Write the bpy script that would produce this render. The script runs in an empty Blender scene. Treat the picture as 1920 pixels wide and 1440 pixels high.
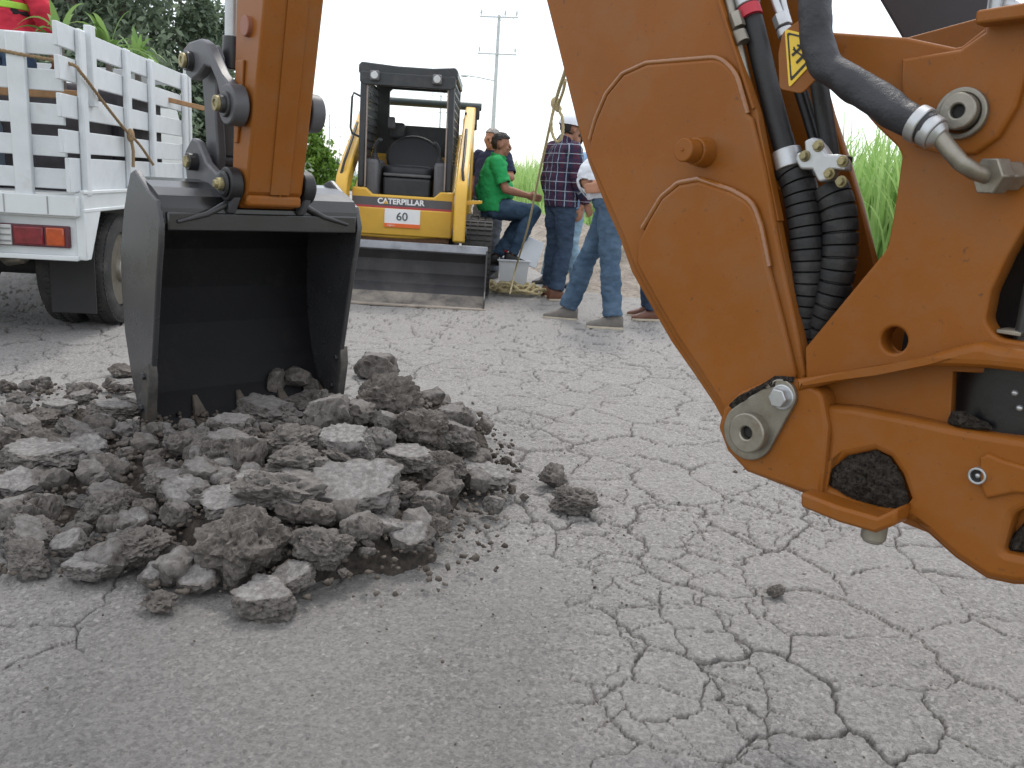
import bpy, bmesh, random
import numpy as np
from math import *
from mathutils import Vector, Matrix, noise as mn

sc = bpy.context.scene
col = sc.collection
random.seed(7); rng = np.random.default_rng(11)

# ------------------------------------------------------------------ camera, world, sun, exposure
CH, FP = 1.12, 1600.0                       # camera height (m), focal length in photo pixels (1920 wide)
PITCH, ROLL = radians(13.3), radians(3.7)
_f = np.array([0, cos(PITCH), -sin(PITCH)]); _u0 = np.array([0, sin(PITCH), cos(PITCH)]); _r0 = np.array([1., 0, 0])
_r = cos(ROLL)*_r0 + sin(ROLL)*_u0; _u = -sin(ROLL)*_r0 + cos(ROLL)*_u0
CAM = np.array([0, 0, CH])
cd = bpy.data.cameras.new('camera'); cam = bpy.data.objects.new('camera', cd); col.objects.link(cam)
cd.sensor_width = 36.0; cd.lens = 36.0*FP/1920; cd.clip_start = 0.05; cd.clip_end = 3000
m = Matrix.Identity(4)
for i in range(3):
    m[i][0], m[i][1], m[i][2], m[i][3] = _r[i], _u[i], -_f[i], CAM[i]
cam.matrix_world = m
sc.camera = cam
cd.dof.use_dof = True; cd.dof.focus_distance = 2.6; cd.dof.aperture_fstop = 14.0

w = bpy.data.worlds.new('World'); sc.world = w; w.use_nodes = True
nt = w.node_tree; nt.nodes.clear()
out = nt.nodes.new('ShaderNodeOutputWorld'); bg = nt.nodes.new('ShaderNodeBackground')
sky = nt.nodes.new('ShaderNodeTexSky'); sky.sky_type = 'NISHITA'; sky.sun_disc = False
SUN_EL, SUN_AZ = radians(58), radians(8)   # azimuth from +Y towards +X
sky.sun_elevation = SUN_EL; sky.sun_rotation = SUN_AZ
bg.inputs[1].default_value = 0.06
nt.links.new(sky.outputs[0], bg.inputs[0])
bg2 = nt.nodes.new('ShaderNodeBackground')            # the overcast veil: even white cloud, a little greyer low down
tc = nt.nodes.new('ShaderNodeTexCoord'); sp = nt.nodes.new('ShaderNodeSeparateXYZ'); rp = nt.nodes.new('ShaderNodeValToRGB')
nz = nt.nodes.new('ShaderNodeTexNoise'); nz.inputs['Scale'].default_value = 2.2; nz.inputs['Detail'].default_value = 4
mm = nt.nodes.new('ShaderNodeMath'); mm.operation = 'MULTIPLY_ADD'; mm.inputs[1].default_value = 0.25
nt.links.new(tc.outputs['Generated'], sp.inputs[0]); nt.links.new(tc.outputs['Generated'], nz.inputs[0])
nt.links.new(nz.outputs[0], mm.inputs[0]); nt.links.new(sp.outputs[2], mm.inputs[2])
rp.color_ramp.elements[0].position = 0.05; rp.color_ramp.elements[0].color = (0.80, 0.83, 0.86, 1)
rp.color_ramp.elements[1].position = 0.6; rp.color_ramp.elements[1].color = (1.0, 1.0, 1.0, 1)
nt.links.new(mm.outputs[0], rp.inputs[0]); nt.links.new(rp.outputs[0], bg2.inputs[0]); bg2.inputs[1].default_value = 0.94
ad = nt.nodes.new('ShaderNodeAddShader')
nt.links.new(bg.outputs[0], ad.inputs[0]); nt.links.new(bg2.outputs[0], ad.inputs[1]); nt.links.new(ad.outputs[0], out.inputs[0])

sd = bpy.data.lights.new('sun', 'SUN'); sd.energy = 1.35; sd.angle = radians(11); sd.color = (1, 0.96, 0.9)
so = bpy.data.objects.new('sun', sd); col.objects.link(so)
sv = Vector((sin(SUN_AZ)*cos(SUN_EL), cos(SUN_AZ)*cos(SUN_EL), sin(SUN_EL)))
so.rotation_euler = sv.to_track_quat('Z', 'Y').to_euler(); so.location = (6, 8, 12)
sc.view_settings.view_transform = 'Standard'; sc.view_settings.look = 'None'
sc.view_settings.exposure = 0.38; sc.view_settings.gamma = 1.0; sc.view_settings.use_curve_mapping = False

# ------------------------------------------------------------------ helpers
def ray(x, y): return _f + (x-960)/FP*_r + (720-y)/FP*_u
def gnd(x, y, z=0.0): d = ray(x, y); return CAM + d*(z-CH)/d[2]
def aty(x, y, Y): d = ray(x, y); return CAM + d*Y/d[1]
def onplane(x, y, p0, n): d = ray(x, y); return CAM + d*(((p0-CAM)@n)/(d@n))
A = lambda *v: np.array(v, float)

ORG = {}
def tag(o, label=None, cat=None, group=None, kind=None):
    if label: o['label'] = label
    if cat: o['category'] = cat
    if group: o['group'] = group
    if kind: o['kind'] = kind
    return o
def root(name, loc, label, cat, group=None):
    o = bpy.data.objects.new(name, None); col.objects.link(o); o.location = loc
    o.empty_display_size = 0.1
    ORG[o.name] = A(*loc)
    return tag(o, label, cat, group)

def link_mesh(name, me, mats, parent=None, smooth=35, bevel=0, bseg=2):
    o = bpy.data.objects.new(name, me); col.objects.link(o)
    for mt in (mats if isinstance(mats, (list, tuple)) else [mats]): me.materials.append(mt)
    if parent is not None:
        o.parent = parent; ORG[o.name] = ORG[parent.name]
    if smooth:
        for p in me.polygons: p.use_smooth = True
        if smooth < 170: me.set_sharp_from_angle(angle=radians(smooth))
    if bevel:
        b = o.modifiers.new('bevel', 'BEVEL'); b.width = bevel; b.segments = bseg; b.limit_method = 'ANGLE'; b.angle_limit = radians(40)
        b.harden_normals = False
    return o

class MB:
    """collects shapes in world coordinates, links them as one mesh"""
    def __init__(s): s.v = []; s.f = []; s.mi = []; s.n = 0
    def add(s, v, f, mi=0):
        v = np.asarray(v, float).reshape(-1, 3)
        s.v.append(v); s.f += [tuple(int(i)+s.n for i in q) for q in f]; s.mi += [mi]*len(f); s.n += len(v); return s
    def box(s, c, size, ax=None, mi=0):
        c = A(*c); ax = np.eye(3) if ax is None else np.asarray(ax, float)
        h = A(*size)/2
        v = [c + (ax[0]*h[0]*i + ax[1]*h[1]*j + ax[2]*h[2]*k) for k in (-1, 1) for j in (-1, 1) for i in (-1, 1)]
        return s.add(v, [(0, 2, 3, 1), (4, 5, 7, 6), (0, 1, 5, 4), (2, 6, 7, 3), (0, 4, 6, 2), (1, 3, 7, 5)], mi)
    def bar(s, p0, p1, wd, th, side, mi=0):
        """rectangular bar from p0 to p1, width wd along 'side', thickness th"""
        p0 = A(*p0); p1 = A(*p1); d = p1-p0; L = np.linalg.norm(d); d /= L
        sd_ = A(*side); sd_ = sd_ - d*(sd_@d); sd_ /= np.linalg.norm(sd_); t = np.cross(d, sd_)
        return s.box((p0+p1)/2, (L, wd, th), (d, sd_, t), mi)
    def tube(s, pts, r, n=12, cap=True, mi=0):
        pts = [A(*p) for p in pts]; k = len(pts)
        rr = r if hasattr(r, '__len__') else [r]*k
        tan = [pts[min(i+1, k-1)]-pts[max(i-1, 0)] for i in range(k)]
        tan = [t/(np.linalg.norm(t)+1e-12) for t in tan]
        ref = A(0, 0, 1) if abs(tan[0][2]) < 0.9 else A(1, 0, 0)
        a = np.cross(tan[0], ref); a /= np.linalg.norm(a)
        V = []
        for i in range(k):
            a = a - tan[i]*(a@tan[i]); a /= np.linalg.norm(a); b = np.cross(tan[i], a)
            for j in range(n):
                g = 2*pi*j/n; V.append(pts[i] + rr[i]*(cos(g)*a + sin(g)*b))
        F = [(i*n+j, i*n+(j+1) % n, (i+1)*n+(j+1) % n, (i+1)*n+j) for i in range(k-1) for j in range(n)]
        if cap: F += [tuple(range(n-1, -1, -1)), tuple((k-1)*n+j for j in range(n))]
        return s.add(V, F, mi)
    def cyl(s, p0, p1, r0, r1=None, n=20, mi=0): return s.tube([p0, p1], [r0, r0 if r1 is None else r1], n, True, mi)
    def ring(s, p0, p1, ro, ri, n=28, mi=0):
        p0 = A(*p0); p1 = A(*p1); d = p1-p0; d /= np.linalg.norm(d)
        ref = A(0, 0, 1) if abs(d[2]) < .9 else A(1, 0, 0); a = np.cross(d, ref); a /= np.linalg.norm(a); b = np.cross(d, a)
        V = [p + R_*(cos(2*pi*j/n)*a + sin(2*pi*j/n)*b) for (p, R_) in ((p0, ro), (p1, ro), (p1, ri), (p0, ri)) for j in range(n)]
        F = [(q*n+j, q*n+(j+1) % n, ((q+1) % 4)*n+(j+1) % n, ((q+1) % 4)*n+j) for q in range(4) for j in range(n)]
        return s.add(V, F, mi)
    def prism(s, poly, d, mi=0):
        """extrude a closed planar polygon by vector d"""
        poly = [A(*p) for p in poly]; n = len(poly); d = A(*d)
        V = poly + [p+d for p in poly]
        return s.add(V, [tuple(range(n-1, -1, -1)), tuple(range(n, 2*n))] + [(i, (i+1) % n, n+(i+1) % n, n+i) for i in range(n)], mi)
    def ball(s, c, r, n=12, mi=0, sq=(1, 1, 1)):
        V = []; c = A(*c)
        for i in range(1, n):
            t = pi*i/n
            for j in range(2*n): g = pi*j/n; V.append(c + r*A(sin(t)*cos(g)*sq[0], sin(t)*sin(g)*sq[1], cos(t)*sq[2]))
        V += [c+A(0, 0, r*sq[2]), c-A(0, 0, r*sq[2])]; q = 2*n; T = len(V)-2
        F = [(i*q+j, (i+1)*q+j, (i+1)*q+(j+1) % q, i*q+(j+1) % q) for i in range(n-2) for j in range(q)]
        F += [(T, j, (j+1) % q) for j in range(q)] + [(T+1, (n-2)*q+(j+1) % q, (n-2)*q+j) for j in range(q)]
        return s.add(V, F, mi)
    def mesh(s, name, org=None):
        v = np.vstack(s.v) - (A(0, 0, 0) if org is None else org)
        me = bpy.data.meshes.new(name); me.from_pydata(v.tolist(), [], s.f)
        me.polygons.foreach_set('material_index', s.mi)
        bm = bmesh.new(); bm.from_mesh(me); bmesh.ops.recalc_face_normals(bm, faces=bm.faces); bm.to_mesh(me); bm.free()
        return me
    def build(s, name, mats, parent=None, smooth=35, bevel=0, bseg=2, org=None):
        if org is None and parent is not None: org = ORG[parent.name]
        return link_mesh(name, s.mesh(name, org), mats, parent, smooth, bevel, bseg)

def fast_mesh(name, V, F4=None, F3=None):
    """numpy vertices and quads / tris -> mesh"""
    me = bpy.data.meshes.new(name); V = np.asarray(V, np.float32)
    me.vertices.add(len(V)); me.vertices.foreach_set('co', V.ravel())
    loops = []; starts = []; n = 0
    if F4 is not None and len(F4): F4 = np.asarray(F4, np.int32); loops.append(F4.ravel()); starts.append(np.arange(len(F4))*4); n += 4*len(F4)
    if F3 is not None and len(F3): F3 = np.asarray(F3, np.int32); loops.append(F3.ravel()); starts.append(n+np.arange(len(F3))*3)
    loops = np.concatenate(loops).astype(np.int32); starts = np.concatenate(starts).astype(np.int32)
    me.loops.add(len(loops)); me.loops.foreach_set('vertex_index', loops)
    me.polygons.add(len(starts)); me.polygons.foreach_set('loop_start', starts)
    me.update(calc_edges=True); me.validate()
    return me

# numpy gradient noise
_perm = rng.permutation(256); _perm = np.concatenate([_perm, _perm, _perm])
_g2 = np.stack([np.cos(np.arange(256)*2.399), np.sin(np.arange(256)*2.399)], 1)
def pn(x, y):
    xi = np.floor(x).astype(int); yi = np.floor(y).astype(int); xf = x-xi; yf = y-yi; xi &= 255; yi &= 255
    u = xf*xf*xf*(xf*(xf*6-15)+10); v = yf*yf*yf*(yf*(yf*6-15)+10)
    def g(a, b, dx, dy): k = _perm[_perm[xi+a]+yi+b]; return _g2[k, 0]*dx+_g2[k, 1]*dy
    n00 = g(0, 0, xf, yf); n10 = g(1, 0, xf-1, yf); n01 = g(0, 1, xf, yf-1); n11 = g(1, 1, xf-1, yf-1)
    return (n00*(1-u)+n10*u)*(1-v) + (n01*(1-u)+n11*u)*v
def fbm(x, y, o=4, s=0.0):
    t = 0; a = 1
    for i in range(o): t = t + a*pn(x*2**i+17.3*i+s, y*2**i-9.1*i+s*1.7); a *= .5
    return t
def sstep(a, b, x): t = np.clip((x-a)/(b-a), 0, 1); return t*t*(3-2*t)

# ------------------------------------------------------------------ materials
def mat(name, c, rough=0.5, metal=0.0, var=0.12, scale=8.0, bump=0.0, bscale=60.0, c2=None, spec=0.5, speck=None, coat=0.0, dirt=None):
    mt = bpy.data.materials.new(name); mt.use_nodes = True; t = mt.node_tree; b = t.nodes['Principled BSDF']
    tc = t.nodes.new('ShaderNodeTexCoord')
    n = t.nodes.new('ShaderNodeTexNoise'); n.inputs['Scale'].default_value = scale; n.inputs['Detail'].default_value = 6; n.inputs['Roughness'].default_value = .62
    t.links.new(tc.outputs['Object'], n.inputs['Vector'])
    r = t.nodes.new('ShaderNodeValToRGB'); r.color_ramp.elements[0].position = .3; r.color_ramp.elements[1].position = .7
    ca = A(*c); cb = A(*c2) if c2 else np.clip(ca*(1+var), 0, 1)
    if not c2: ca = ca*(1-var)
    r.color_ramp.elements[0].color = (*ca, 1); r.color_ramp.elements[1].color = (*cb, 1)
    t.links.new(n.outputs[0], r.inputs[0]); cur = r.outputs[0]
    def layer(cur, colr, sc_, lo, hi, amt):
        n2 = t.nodes.new('ShaderNodeTexNoise'); n2.inputs['Scale'].default_value = sc_; n2.inputs['Detail'].default_value = 5; n2.inputs['Roughness'].default_value = .7
        t.links.new(tc.outputs['Object'], n2.inputs['Vector'])
        mr = t.nodes.new('ShaderNodeMapRange'); mr.inputs[1].default_value = lo; mr.inputs[2].default_value = hi; mr.inputs[4].default_value = amt
        t.links.new(n2.outputs[0], mr.inputs[0])
        mx = t.nodes.new('ShaderNodeMix'); mx.data_type = 'RGBA'; mx.inputs[7].default_value = (*colr, 1)
        t.links.new(mr.outputs[0], mx.inputs[0]); t.links.new(cur, mx.inputs[6]); return mx.outputs[2]
    if speck: cur = layer(cur, *speck)
    if dirt: cur = layer(cur, *dirt)
    t.links.new(cur, b.inputs['Base Color'])
    rr = t.nodes.new('ShaderNodeMapRange'); rr.inputs[3].default_value = max(0, rough-.08); rr.inputs[4].default_value = min(1, rough+.1)
    t.links.new(n.outputs[0], rr.inputs[0]); t.links.new(rr.outputs[0], b.inputs['Roughness'])
    b.inputs['Metallic'].default_value = metal; b.inputs['Specular IOR Level'].default_value = spec
    b.inputs['Coat Weight'].default_value = coat
    if bump:
        n3 = t.nodes.new('ShaderNodeTexNoise'); n3.inputs['Scale'].default_value = bscale; n3.inputs['Detail'].default_value = 6; n3.inputs['Roughness'].default_value = .7
        t.links.new(tc.outputs['Object'], n3.inputs['Vector'])
        bp = t.nodes.new('ShaderNodeBump'); bp.inputs['Strength'].default_value = bump; bp.inputs['Distance'].default_value = .01
        t.links.new(n3.outputs[0], bp.inputs['Height']); t.links.new(bp.outputs[0], b.inputs['Normal'])
    mt.diffuse_color = (*c, 1)
    return mt

ORANGE = mat('orange_paint', (.250, .083, .0115), .44, 0, .12, 3, .08, 30, speck=((.05, .036, .028), 75, .625, .74, .8), dirt=((.185, .105, .055), 6, .47, .82, .6), spec=.20, coat=.04)
DARKPAINT = mat('dark_grey_paint', (.028, .028, .03), .34, 0, .25, 7, .05, 40, dirt=((.16, .145, .13), 9, .56, .9, .5))
GREYPAINT = mat('grey_link_paint', (.075, .075, .082), .42, 0, .2, 8, .06, 50, dirt=((.2, .18, .16), 8, .58, .85, .5))
STEEL = mat('bare_steel', (.27, .25, .21), .42, .75, .2, 25, .08, 160, dirt=((.16, .10, .06), 14, .52, .8, .7))
ZINC = mat('zinc_plate', (.46, .47, .48), .4, .8, .15, 18, .04, 120, dirt=((.25, .22, .18), 20, .58, .85, .5))
GOLD = mat('yellow_zinc', (.36, .31, .16), .5, .5, .3, 30, .1, 100, dirt=((.09, .08, .06), 25, .42, .72, .8))
RUBBER = mat('black_rubber', (.011, .011, .012), .5, 0, .3, 14, .2, 90, dirt=((.08, .072, .065), 10, .58, .92, .4))
SLEEVE = mat('hose_sleeve', (.017, .018, .023), .46, 0, .3, 25, .4, 45, dirt=((.09, .09, .092), 12, .58, .92, .35))
SOIL = mat('dark_soil', (.020, .016, .014), .95, 0, .5, 110, 1.0, 240, c2=(.11, .092, .076), spec=.15, speck=((.012, .01, .009), 150, .5, .62, .85))
SIGNY = mat('sign_yellow', (.80, .53, .03), .35, 0, .06, 20)
BLACK = mat('flat_black', (.012, .012, .012), .5, 0, .2, 10)
RED = mat('red_band', (.45, .02, .04), .5, 0, .1, 20)
YELLOW = mat('yellow_paint', (.68, .40, .045), .38, 0, .08, 5, .03, 40, dirt=((.33, .24, .12), 5, .55, .85, .5), coat=.1)
CABDARK = mat('cab_dark_paint', (.030, .033, .035), .42, 0, .2, 8, .05, 60, dirt=((.12, .11, .1), 6, .5, .85, .4))
CABGREY = mat('cab_grey_plastic', (.13, .13, .135), .6, 0, .15, 9, .05, 80)
SEATM = mat('seat_vinyl', (.022, .022, .025), .45, 0, .2, 10, .1, 60)
BLADE = mat('blade_steel', (.040, .039, .041), .5, .2, .3, 4, .08, 50, dirt=((.13, .118, .105), 3.5, .5, .85, .5))
EDGE = mat('worn_cutting_edge', (.36, .31, .26), .6, .25, .2, 9, .1, 70, dirt=((.16, .13, .1), 6, .5, .8, .6))
STRIPE = mat('dark_stripe', (.10, .095, .10), .5); STRIPER = mat('red_stripe', (.42, .05, .06), .5)
WHITEP = mat('white_print', (.85, .86, .86), .5, 0, .03); ORANGEP = mat('orange_print', (.85, .16, .03), .5, 0, .05)
PRINTK = mat('grey_print', (.10, .12, .12), .5)
TRUCKW = mat('white_truck_paint', (.63, .66, .665), .5, 0, .05, 6, .06, 45, dirt=((.42, .40, .35), 5, .60, .9, .45))
TRUCKS = mat('white_plank_paint', (.60, .63, .645), .6, 0, .06, 9, .12, 60, dirt=((.36, .33, .28), 7, .60, .85, .5))
UNDER = mat('underbody', (.022, .021, .02), .8, 0, .3, 9, .2, 40)
TYRE = mat('tyre_rubber', (.034, .033, .032), .75, 0, .25, 12, .2, 70, dirt=((.17, .155, .14), 7, .5, .8, .5))
LAMPR = mat('red_lens', (.17, .008, .016), .2, 0, .3, 30, coat=.4); LAMPO = mat('amber_lens', (.42, .06, .008), .15, 0, .2, 30, coat=.6)
LAMPC = mat('clear_lens', (.55, .56, .55), .15, 0, .1, 30, coat=.5)
WOOD = mat('raw_wood', (.34, .19, .09), .75, 0, .25, 20, .15, 80)
CRATE = mat('dark_cargo', (.05, .045, .05), .8, 0, .4, 9, .2, 40)
BLUETARP = mat('blue_grey_tarp', (.16, .20, .25), .6, 0, .3, 6, .2, 20)
ROPE = mat('sisal_rope', (.52, .44, .26), .9, 0, .25, 60, .6, 260, spec=.2)
ROPED = mat('brown_rope', (.30, .21, .12), .9, 0, .25, 60, .5, 260, spec=.2)
PLASTICW = mat('white_plastic', (.72, .75, .78), .4, 0, .05, 6)
CONC = mat('hazed_pole_concrete', (.56, .58, .58), .9, 0, .12, 4)  # lightened concrete: haze over the distant poles put into the colour
WIREM = mat('wire', (.22, .23, .24), .6)
SKIN = mat('skin', (.42, .21, .13), .55, 0, .1, 30, spec=.35); SKIN2 = mat('skin_tan', (.33, .16, .10), .55, 0, .1, 30, spec=.35)
HAIRK = mat('dark_hair', (.018, .013, .011), .6, 0, .4, 60, .6, 200); HAIRG = mat('grey_hair', (.33, .31, .29), .7, 0, .3, 60, .6, 200)
def cloth(name, c, var=.15, sc_=14): return mat(name, c, .85, 0, var, sc_, .3, 35, spec=.2)
GREENP = cloth('green_polo', (.028, .33, .10)); NAVY = cloth('navy_shirt', (.03, .035, .07)); WHITES = cloth('white_shirt', (.66, .69, .74), .06)
LBLUE = cloth('light_blue_shirt', (.34, .50, .74), .08); REDS = cloth('red_shirt', (.52, .035, .06)); KHAKI = cloth('khaki_trousers', (.36, .29, .19))
JEANS = mat('denim', (.042, .075, .122), .9, 0, .3, 5, .3, 60, c2=(.105, .16, .23), spec=.15)
JEANSD = mat('dark_denim', (.026, .042, .075), .9, 0, .3, 6, .3, 60, c2=(.06, .09, .14), spec=.15)
JEANSL = mat('light_denim', (.17, .28, .38), .9, 0, .3, 6, .3, 60, c2=(.28, .40, .50), spec=.15)
SHOEB = mat('brown_leather', (.14, .055, .03), .5, 0, .2, 15); SHOEK = mat('black_leather', (.02, .02, .02), .45); SHOEG = mat('grey_suede', (.17, .155, .14), .9, 0, .2, 20)
SOLE = mat('pale_sole', (.5, .44, .34), .8)
VESTK = cloth('dark_vest', (.03, .028, .032)); VESTL = mat('lime_strip', (.35, .62, .06), .6)
def plaid_mat():
    mt = bpy.data.materials.new('plaid_flannel'); mt.use_nodes = True; t = mt.node_tree; b = t.nodes['Principled BSDF']; b.inputs['Roughness'].default_value = .9
    tc = t.nodes.new('ShaderNodeTexCoord'); s = t.nodes.new('ShaderNodeSeparateXYZ'); t.links.new(tc.outputs['Object'], s.inputs[0])
    a0 = t.nodes.new('ShaderNodeMath'); a0.operation = 'ARCTAN2'; t.links.new(s.outputs[0], a0.inputs[0]); t.links.new(s.outputs[1], a0.inputs[1])
    a = t.nodes.new('ShaderNodeMath'); a.operation = 'MULTIPLY'; a.inputs[1].default_value = .168; t.links.new(a0.outputs[0], a.inputs[0])
    def lines(src, per, lo, hi):
        m1 = t.nodes.new('ShaderNodeMath'); m1.operation = 'MULTIPLY'; m1.inputs[1].default_value = 1/per; t.links.new(src, m1.inputs[0])
        m2 = t.nodes.new('ShaderNodeMath'); m2.operation = 'FRACT'; t.links.new(m1.outputs[0], m2.inputs[0])
        m3 = t.nodes.new('ShaderNodeMath'); m3.operation = 'COMPARE'; m3.inputs[1].default_value = (lo+hi)/2; m3.inputs[2].default_value = (hi-lo)/2
        t.links.new(m2.outputs[0], m3.inputs[0]); return m3.outputs[0]
    def mixc(f, c1, c2):
        x = t.nodes.new('ShaderNodeMix'); x.data_type = 'RGBA'; t.links.new(f, x.inputs[0])
        if isinstance(c1, tuple): x.inputs[6].default_value = c1
        else: t.links.new(c1, x.inputs[6])
        x.inputs[7].default_value = c2; return x.outputs[2]
    c = mixc(lines(a.outputs[0], .088, .0, .45), (.014, .021, .055, 1), (.060, .016, .040, 1))
    c = mixc(lines(s.outputs[2], .088, .3, .55), c, (.030, .016, .045, 1))
    c = mixc(lines(a.outputs[0], .088, .70, .78), c, (.33, .37, .43, 1))
    c = mixc(lines(s.outputs[2], .088, .05, .12), c, (.33, .37, .43, 1))
    t.links.new(c, b.inputs['Base Color']); return mt
PLAID = plaid_mat()
def leaf_mat(name, c1, c2, trans=.25):
    mt = bpy.data.materials.new(name); mt.use_nodes = True; t = mt.node_tree; b = t.nodes['Principled BSDF']; b.inputs['Roughness'].default_value = .55
    at = t.nodes.new('ShaderNodeAttribute'); at.attribute_name = 'tint'
    r = t.nodes.new('ShaderNodeMix'); r.data_type = 'RGBA'; r.inputs[6].default_value = (*c1, 1); r.inputs[7].default_value = (*c2, 1)
    t.links.new(at.outputs['Fac'], r.inputs[0]); t.links.new(r.outputs[2], b.inputs['Base Color'])
    tr = t.nodes.new('ShaderNodeBsdfTranslucent'); t.links.new(r.outputs[2], tr.inputs[0])
    mx = t.nodes.new('ShaderNodeMixShader'); mx.inputs[0].default_value = trans
    t.links.new(b.outputs[0], mx.inputs[1]); t.links.new(tr.outputs[0], mx.inputs[2]); t.links.new(mx.outputs[0], t.nodes['Material Output'].inputs[0])
    return mt
LEAFD = leaf_mat('dark_foliage', (.135, .185, .125), (.30, .37, .245), .4); LEAFB = leaf_mat('bright_foliage', (.10, .20, .02), (.26, .42, .07), .35)
LEAFP = leaf_mat('plant_leaf', (.10, .20, .04), (.28, .44, .14), .35); CANE = leaf_mat('cane_leaf', (.22, .40, .085), (.52, .70, .29), .4)
BARK = mat('bark', (.16, .14, .12), .95, 0, .3, 12, .6, 30)

# ------------------------------------------------------------------ the ground: cracked asphalt, real relief
def cells(x, y, size, jit=.9, seed=0):
    """voronoi: distance to the nearest cell border, id of the cell"""
    gx = x/size; gy = y/size; ix = np.floor(gx).astype(int); iy = np.floor(gy).astype(int)
    def pt(i, j):
        h = (i*73856093 ^ j*19349663 ^ (seed*83492791+12345)) & 0x7fffffff
        h = (h*1103515245+12345) & 0x7fffffff; a = (h >> 8 & 0xffff)/65535.; h = (h*1103515245+12345) & 0x7fffffff; b = (h >> 8 & 0xffff)/65535.
        return i+.5+(a-.5)*jit, j+.5+(b-.5)*jit, h % 997
    best = np.full(x.shape, 9e9); bx = np.zeros_like(x); by = np.zeros_like(x); bid = np.zeros(x.shape, int)
    P = []
    for di in (-2, -1, 0, 1, 2):
        for dj in (-2, -1, 0, 1, 2):
            px, py, pid = pt(ix+di, iy+dj); P.append((px, py)); d = (px-gx)**2+(py-gy)**2; k = d < best
            best = np.where(k, d, best); bx = np.where(k, px, bx); by = np.where(k, py, by); bid = np.where(k, pid, bid)
    ed = np.full(x.shape, 9e9)
    for px, py in P:
        ddx = px-bx; ddy = py-by; L = np.hypot(ddx, ddy); ok = L > 1e-6; L = np.where(ok, L, 1)
        d = (((px+bx)/2-gx)*ddx + ((py+by)/2-gy)*ddy)/L; ed = np.where(ok, np.minimum(ed, d), ed)
    return ed*size, bid/997.

def heap_h(x, y):
    """the heap of broken asphalt and soil in front of the bucket"""
    h = .20*np.exp(-((x+.62)/.42)**2-((y-2.95)/.50)**2) + .17*np.exp(-((x+.30)/.24)**2-((y-3.35)/.46)**2)
    h = h + .12*np.exp(-((x+.55)/.45)**2-((y-2.35)/.25)**2) + .105*np.exp(-((x+1.40)/.60)**2-((y-2.85)/.72)**2) + .085*np.exp(-((x+2.0)/.55)**2-((y-3.5)/.50)**2) + .10*np.exp(-((x+.55)/.3)**2-((y-3.75)/.35)**2)
    return h

def road_z(x, y):
    return .012*fbm(x*.9, y*.9, 3)
ys = [0.35]
while ys[-1] < 1.25: ys.append(ys[-1]*1.03)
while ys[-1] < 6: ys.append(ys[-1]*1.0036)
while ys[-1] < 15: ys.append(ys[-1]*1.008)
while ys[-1] < 420: ys.append(ys[-1]*1.03)
ys = np.array(ys); us = np.concatenate([np.linspace(-1., -.66, 20)[:-1], np.linspace(-.66, .66, 860), np.linspace(.66, 1., 20)[1:]])
Yg, Ug = np.meshgrid(ys, us, indexing='ij'); Xg = Ug*(Yg+.25)
def road_relief(X, Y):
    wx = X+.045*fbm(X*5, Y*5, 3)+.010*fbm(X*28, Y*28, 3, 3); wy = Y+.045*fbm(X*5, Y*5, 3, 7)+.010*fbm(X*28, Y*28, 3, 9)
    e1, id1 = cells(wx+.03*fbm(X*11, Y*11, 2, 61), wy, .27, 1.0, 1); e2, id2 = cells(wx+3.3, wy, .125, .95, 2)
    smooth_patch = sstep(.0, .55, .40*fbm(X*.9+1, Y*.8, 2)+.95*np.exp(-((X+.42)/.56)**4-((Y-1.65)/.50)**4)+.35*np.exp(-((X-.1)/.4)**2-((Y-2.35)/.3)**2)-.12)
    crk = np.clip(1-.95*smooth_patch, .02, 1)
    wid1 = (.0024+.0044*np.clip(fbm(X*1.3, Y*1.3, 2, 5)+.30, 0, 1)+.0018*np.clip(fbm(X*9, Y*9, 2, 51), -.6, 1))*crk + .0004*Y*crk; wid1 = np.maximum(wid1, .0004)
    on2 = sstep(.0, .3, fbm(X*1.1, Y*1.1, 2, 12))*crk
    wid2 = (.0019+.0020*np.clip(fbm(X*3, Y*3, 2, 4)+.1, 0, 1)+.0015*np.clip(fbm(X*11, Y*11, 2, 52), -.7, 1))*on2 + .0003*Y*on2; wid2 = np.maximum(wid2, .0003)
    c1 = sstep(1., .25, e1/np.maximum(wid1, 1e-4)); c2 = sstep(1., .25, e2/np.maximum(wid2, 1e-4))*.85
    fade = 1-sstep(5, 12, Y)
    c = np.maximum(c1*np.minimum(1, wid1/.005), c2*np.minimum(1, wid2/.003))*(.12+.88*fade)*(1-sstep(12, 16, Y))
    z = road_z(X, Y) - .012*c*fade - (.004*np.exp(-e1/.018)*crk+.0025*np.exp(-e2/.012)*on2)*fade
    z += (.006*(id1-.5)*crk + .003*(id2-.5)*on2)*fade + (.0052*fbm(X*14, Y*14, 4, 2)+.0036*fbm(X*55, Y*55, 3, 21)+.0028*np.abs(fbm(X*130, Y*130, 2, 33)))*fade
    return z, c, id1*.6+id2*.4, smooth_patch
Zr, Cr, Id, Sp = road_relief(Xg, Yg)
ny, nx = Xg.shape
V = np.stack([Xg, Yg, Zr], -1).reshape(-1, 3)
ii = np.arange(ny*nx).reshape(ny, nx)
F4 = np.stack([ii[:-1, :-1], ii[:-1, 1:], ii[1:, 1:], ii[1:, :-1]], -1).reshape(-1, 4)
me = fast_mesh('asphalt_road', V, F4)
for nm, a in (('crack', Cr), ('plate', Id), ('smooth', Sp)):
    at = me.attributes.new(nm, 'FLOAT', 'POINT'); at.data.foreach_set('value', a.ravel().astype(np.float32))
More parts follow.
